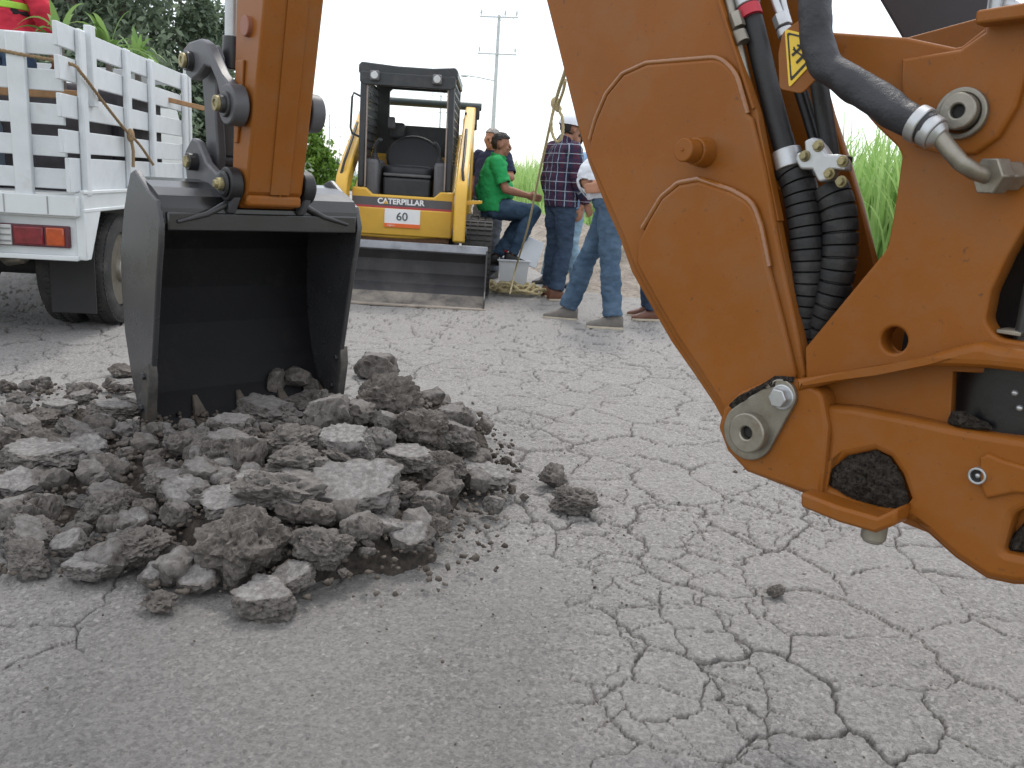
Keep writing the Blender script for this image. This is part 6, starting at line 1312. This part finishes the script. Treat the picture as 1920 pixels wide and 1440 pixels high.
tree('big dark green tree behind the truck filling the upper left corner', (-7.9, 16.0, -.05), 8.5, [(-.2, 0, 2.2, 1.75, 1.5, 2.3), (.3, .2, 4.6, 1.45, 1.4, 2.4), (-1.2, .3, 4.6, 1.5, 1.4, 2.6), (-.1, 0, 7.2, 1.1, 1.1, 1.6), (.75, -.2, 1.2, .9, .9, 1.3)], 62000, .072, LEAFD, 21)
tree('narrow pointed dark tree to the right of the big tree behind the truck', (-6.25, 17.2, -.05), 5.0, [(0, 0, 1.0, .85, .8, 1.3), (0, 0, 2.3, .72, .7, 1.2), (.05, 0, 3.4, .46, .46, .9), (.08, 0, 4.25, .22, .22, .55)], 30000, .064, LEAFD, 22, r0=.10)
tree('dark bushy tree at the far left behind the truck cab', (-11.5, 17.0, -.05), 7.5, [(0, 0, 2.2, 1.9, 1.6, 2.2), (.4, 0, 4.7, 1.7, 1.4, 2.2)], 13000, .10, LEAFD, 23)
tree('dark low tree between the truck and the stick of the backhoe', (-5.9, 19.5, -.05), 2.6, [(0, 0, 1.0, 1.0, .9, 1.2), (-.9, 0, 1.0, .9, .9, 1.1)], 7000, .08, LEAFD, 24, r0=.07)
bq = aty(588, 330, 26.0)
tree('bright green young tree beside the stick of the backhoe', (bq[0], 26.0, -.05), 2.4, [(0, 0, 1.15, .62, .6, .85), (-.15, 0, 1.85, .42, .42, .55), (.2, 0, .6, .55, .5, .6)], 7000, .07, LEAFB, 25, r0=.05, aspect=.55)
for i, (x, Y, h_, lb) in enumerate(((630, 44, .9, 'low green shrub by the far white vehicles'), (548, 30, 1.3, 'green shrub low behind the stick of the backhoe'), (660, 52, 1.0, 'small far shrub just left of the track loader'))):
    q = aty(x, 330, Y); tree(lb, (q[0], Y, -.05), h_, [(0, 0, h_*.45, h_*.8, h_*.7, h_*.55)], 2200, .07, LEAFB, 40+i, 'shrub', .03, name='shrub')
def util_pole(loc, h, label, arms=((.0, 1.95), (1.55, 2.0)), lamp=False, az=-.15):
    loc = A(*loc); p_ = root('utility_pole', tuple(loc), label, 'utility pole', 'power line along the road'); mb = MB(); mb.cyl(loc, loc+ZZ*h, .135, .075, 16); mb.build('post', CONC, p_, 60)
    ax = A(cos(az), sin(az), 0)
    for dz, L in arms:
        mb = MB(); c = loc+ZZ*(h-.12-dz); mb.bar(c-ax*L/2+A(0, -.12, 0), c+ax*L/2+A(0, -.12, 0), .065, .06, ZZ); ca_ = mb.build('cross_arm', CONC, p_, 30)
        for t in (-.46, .02 if dz else .16, .46):
            mb = MB(); q = c+ax*L*t+A(0, -.12, .05); mb.tube([q, q+ZZ*.08, q+ZZ*.10, q+ZZ*.26], [.025, .025, .05, .04], 10); mb.build('insulator', CONC, ca_, 40)
    if lamp:
        c = loc+ZZ*h*.66; mb = MB(); mb.tube([c, c-ax*.9+ZZ*.14, c-ax*1.5+ZZ*.20], .03, 8); la_ = mb.build('lamp_arm', CONC, p_, 60); mb = MB(); mb.ball(c-ax*1.65+ZZ*.18, .13, 8, sq=(1.6, .8, .5)); mb.build('lamp_head', CONC, la_, 60)
    return p_
def foot(x, y, Y): q = aty(x, y, Y); return (q[0], Y, -.05)
Pz = lambda x, y, Y: aty(x, y, Y)[2]
poles = [((921, 300, 46.), (934, 28)), ((822, 300, 92.), (826, 178)), ((617, 300, 120.), (616, 214)), ((637, 300, 165.), (638, 238)), ((652, 300, 230.), (652, 262))]
labels = ['tall nearest utility pole with two cross-arms and a street lamp', 'utility pole seen through the loader cab window', 'far utility pole left of the loader, nearest of the left row', 'second far utility pole of the left row', 'farthest utility pole of the left row']
tops = []
for i, ((f_, tp2), lb) in enumerate(zip(poles, labels)):
    ft_ = foot(*f_); h_ = Pz(tp2[0], tp2[1], f_[2])+.05; util_pole(ft_, h_, lb, lamp=(i == 0), arms=((.0, 1.95), (1.75, 2.0)) if i < 1 else ((.0, 2.0), (1.6, 1.9))); tops.append(A(ft_[0], ft_[1], h_-.05))
def wire(a, b, sag, label):
    t = np.linspace(0, 1, 24); mb = MB(); mb.tube([a*(1-k)+b*k-ZZ*sag*4*k*(1-k) for k in t], .011, 5); tag(mb.build('power_line', WIREM, None, 60), label, 'wire', 'wires of the power line')
for q in (-.9, .3, .9): wire(tops[0]+A(q, -.2, .1), tops[1]+A(q, -.2, .1), .7, 'thin power wire strung between the two poles behind the loader')
def van(loc, az, label, c=TRUCKW):
    loc = A(*loc); v_ = root('parked_van', tuple(loc), label, 'van'); ax = A(cos(az), sin(az), 0); ay = A(-sin(az), cos(az), 0); mb = MB()
    mb.prism([loc+ay*-.85+ax*x+ZZ*z for x, z in ((-2.2, .35), (-2.2, 1.75), (-2.0, 1.9), (.7, 1.9), (1.4, 1.15), (2.2, 1.0), (2.25, .35))], ay*1.7); mb.build('body', c, v_, 30, .08, 3)
    mb = MB(); mb.prism([loc-ay*.86+ax*x+ZZ*z for x, z in ((-1.9, 1.2), (-1.9, 1.7), (.6, 1.7), (1.1, 1.2))], ay*1.72); mb.build('window', mat('van_glass', (.03, .035, .04), .1), v_, 30)
    for x in (-1.4, 1.4):
        for y in (-.8, .8): mb = MB(); q = loc+ax*x+ay*y+ZZ*.33; mb.cyl(q-ay*.1, q+ay*.1, .33, .33, 20); mb.build('wheel', TYRE, v_, 40)
q = gnd(618, 336); van((aty(612, 330, 58)[0], 58, 0), .35, 'white van parked far down the road, left of the loader'); van((aty(640, 330, 70)[0], 70, 0), 1.5, 'second far white van close beside the loader')
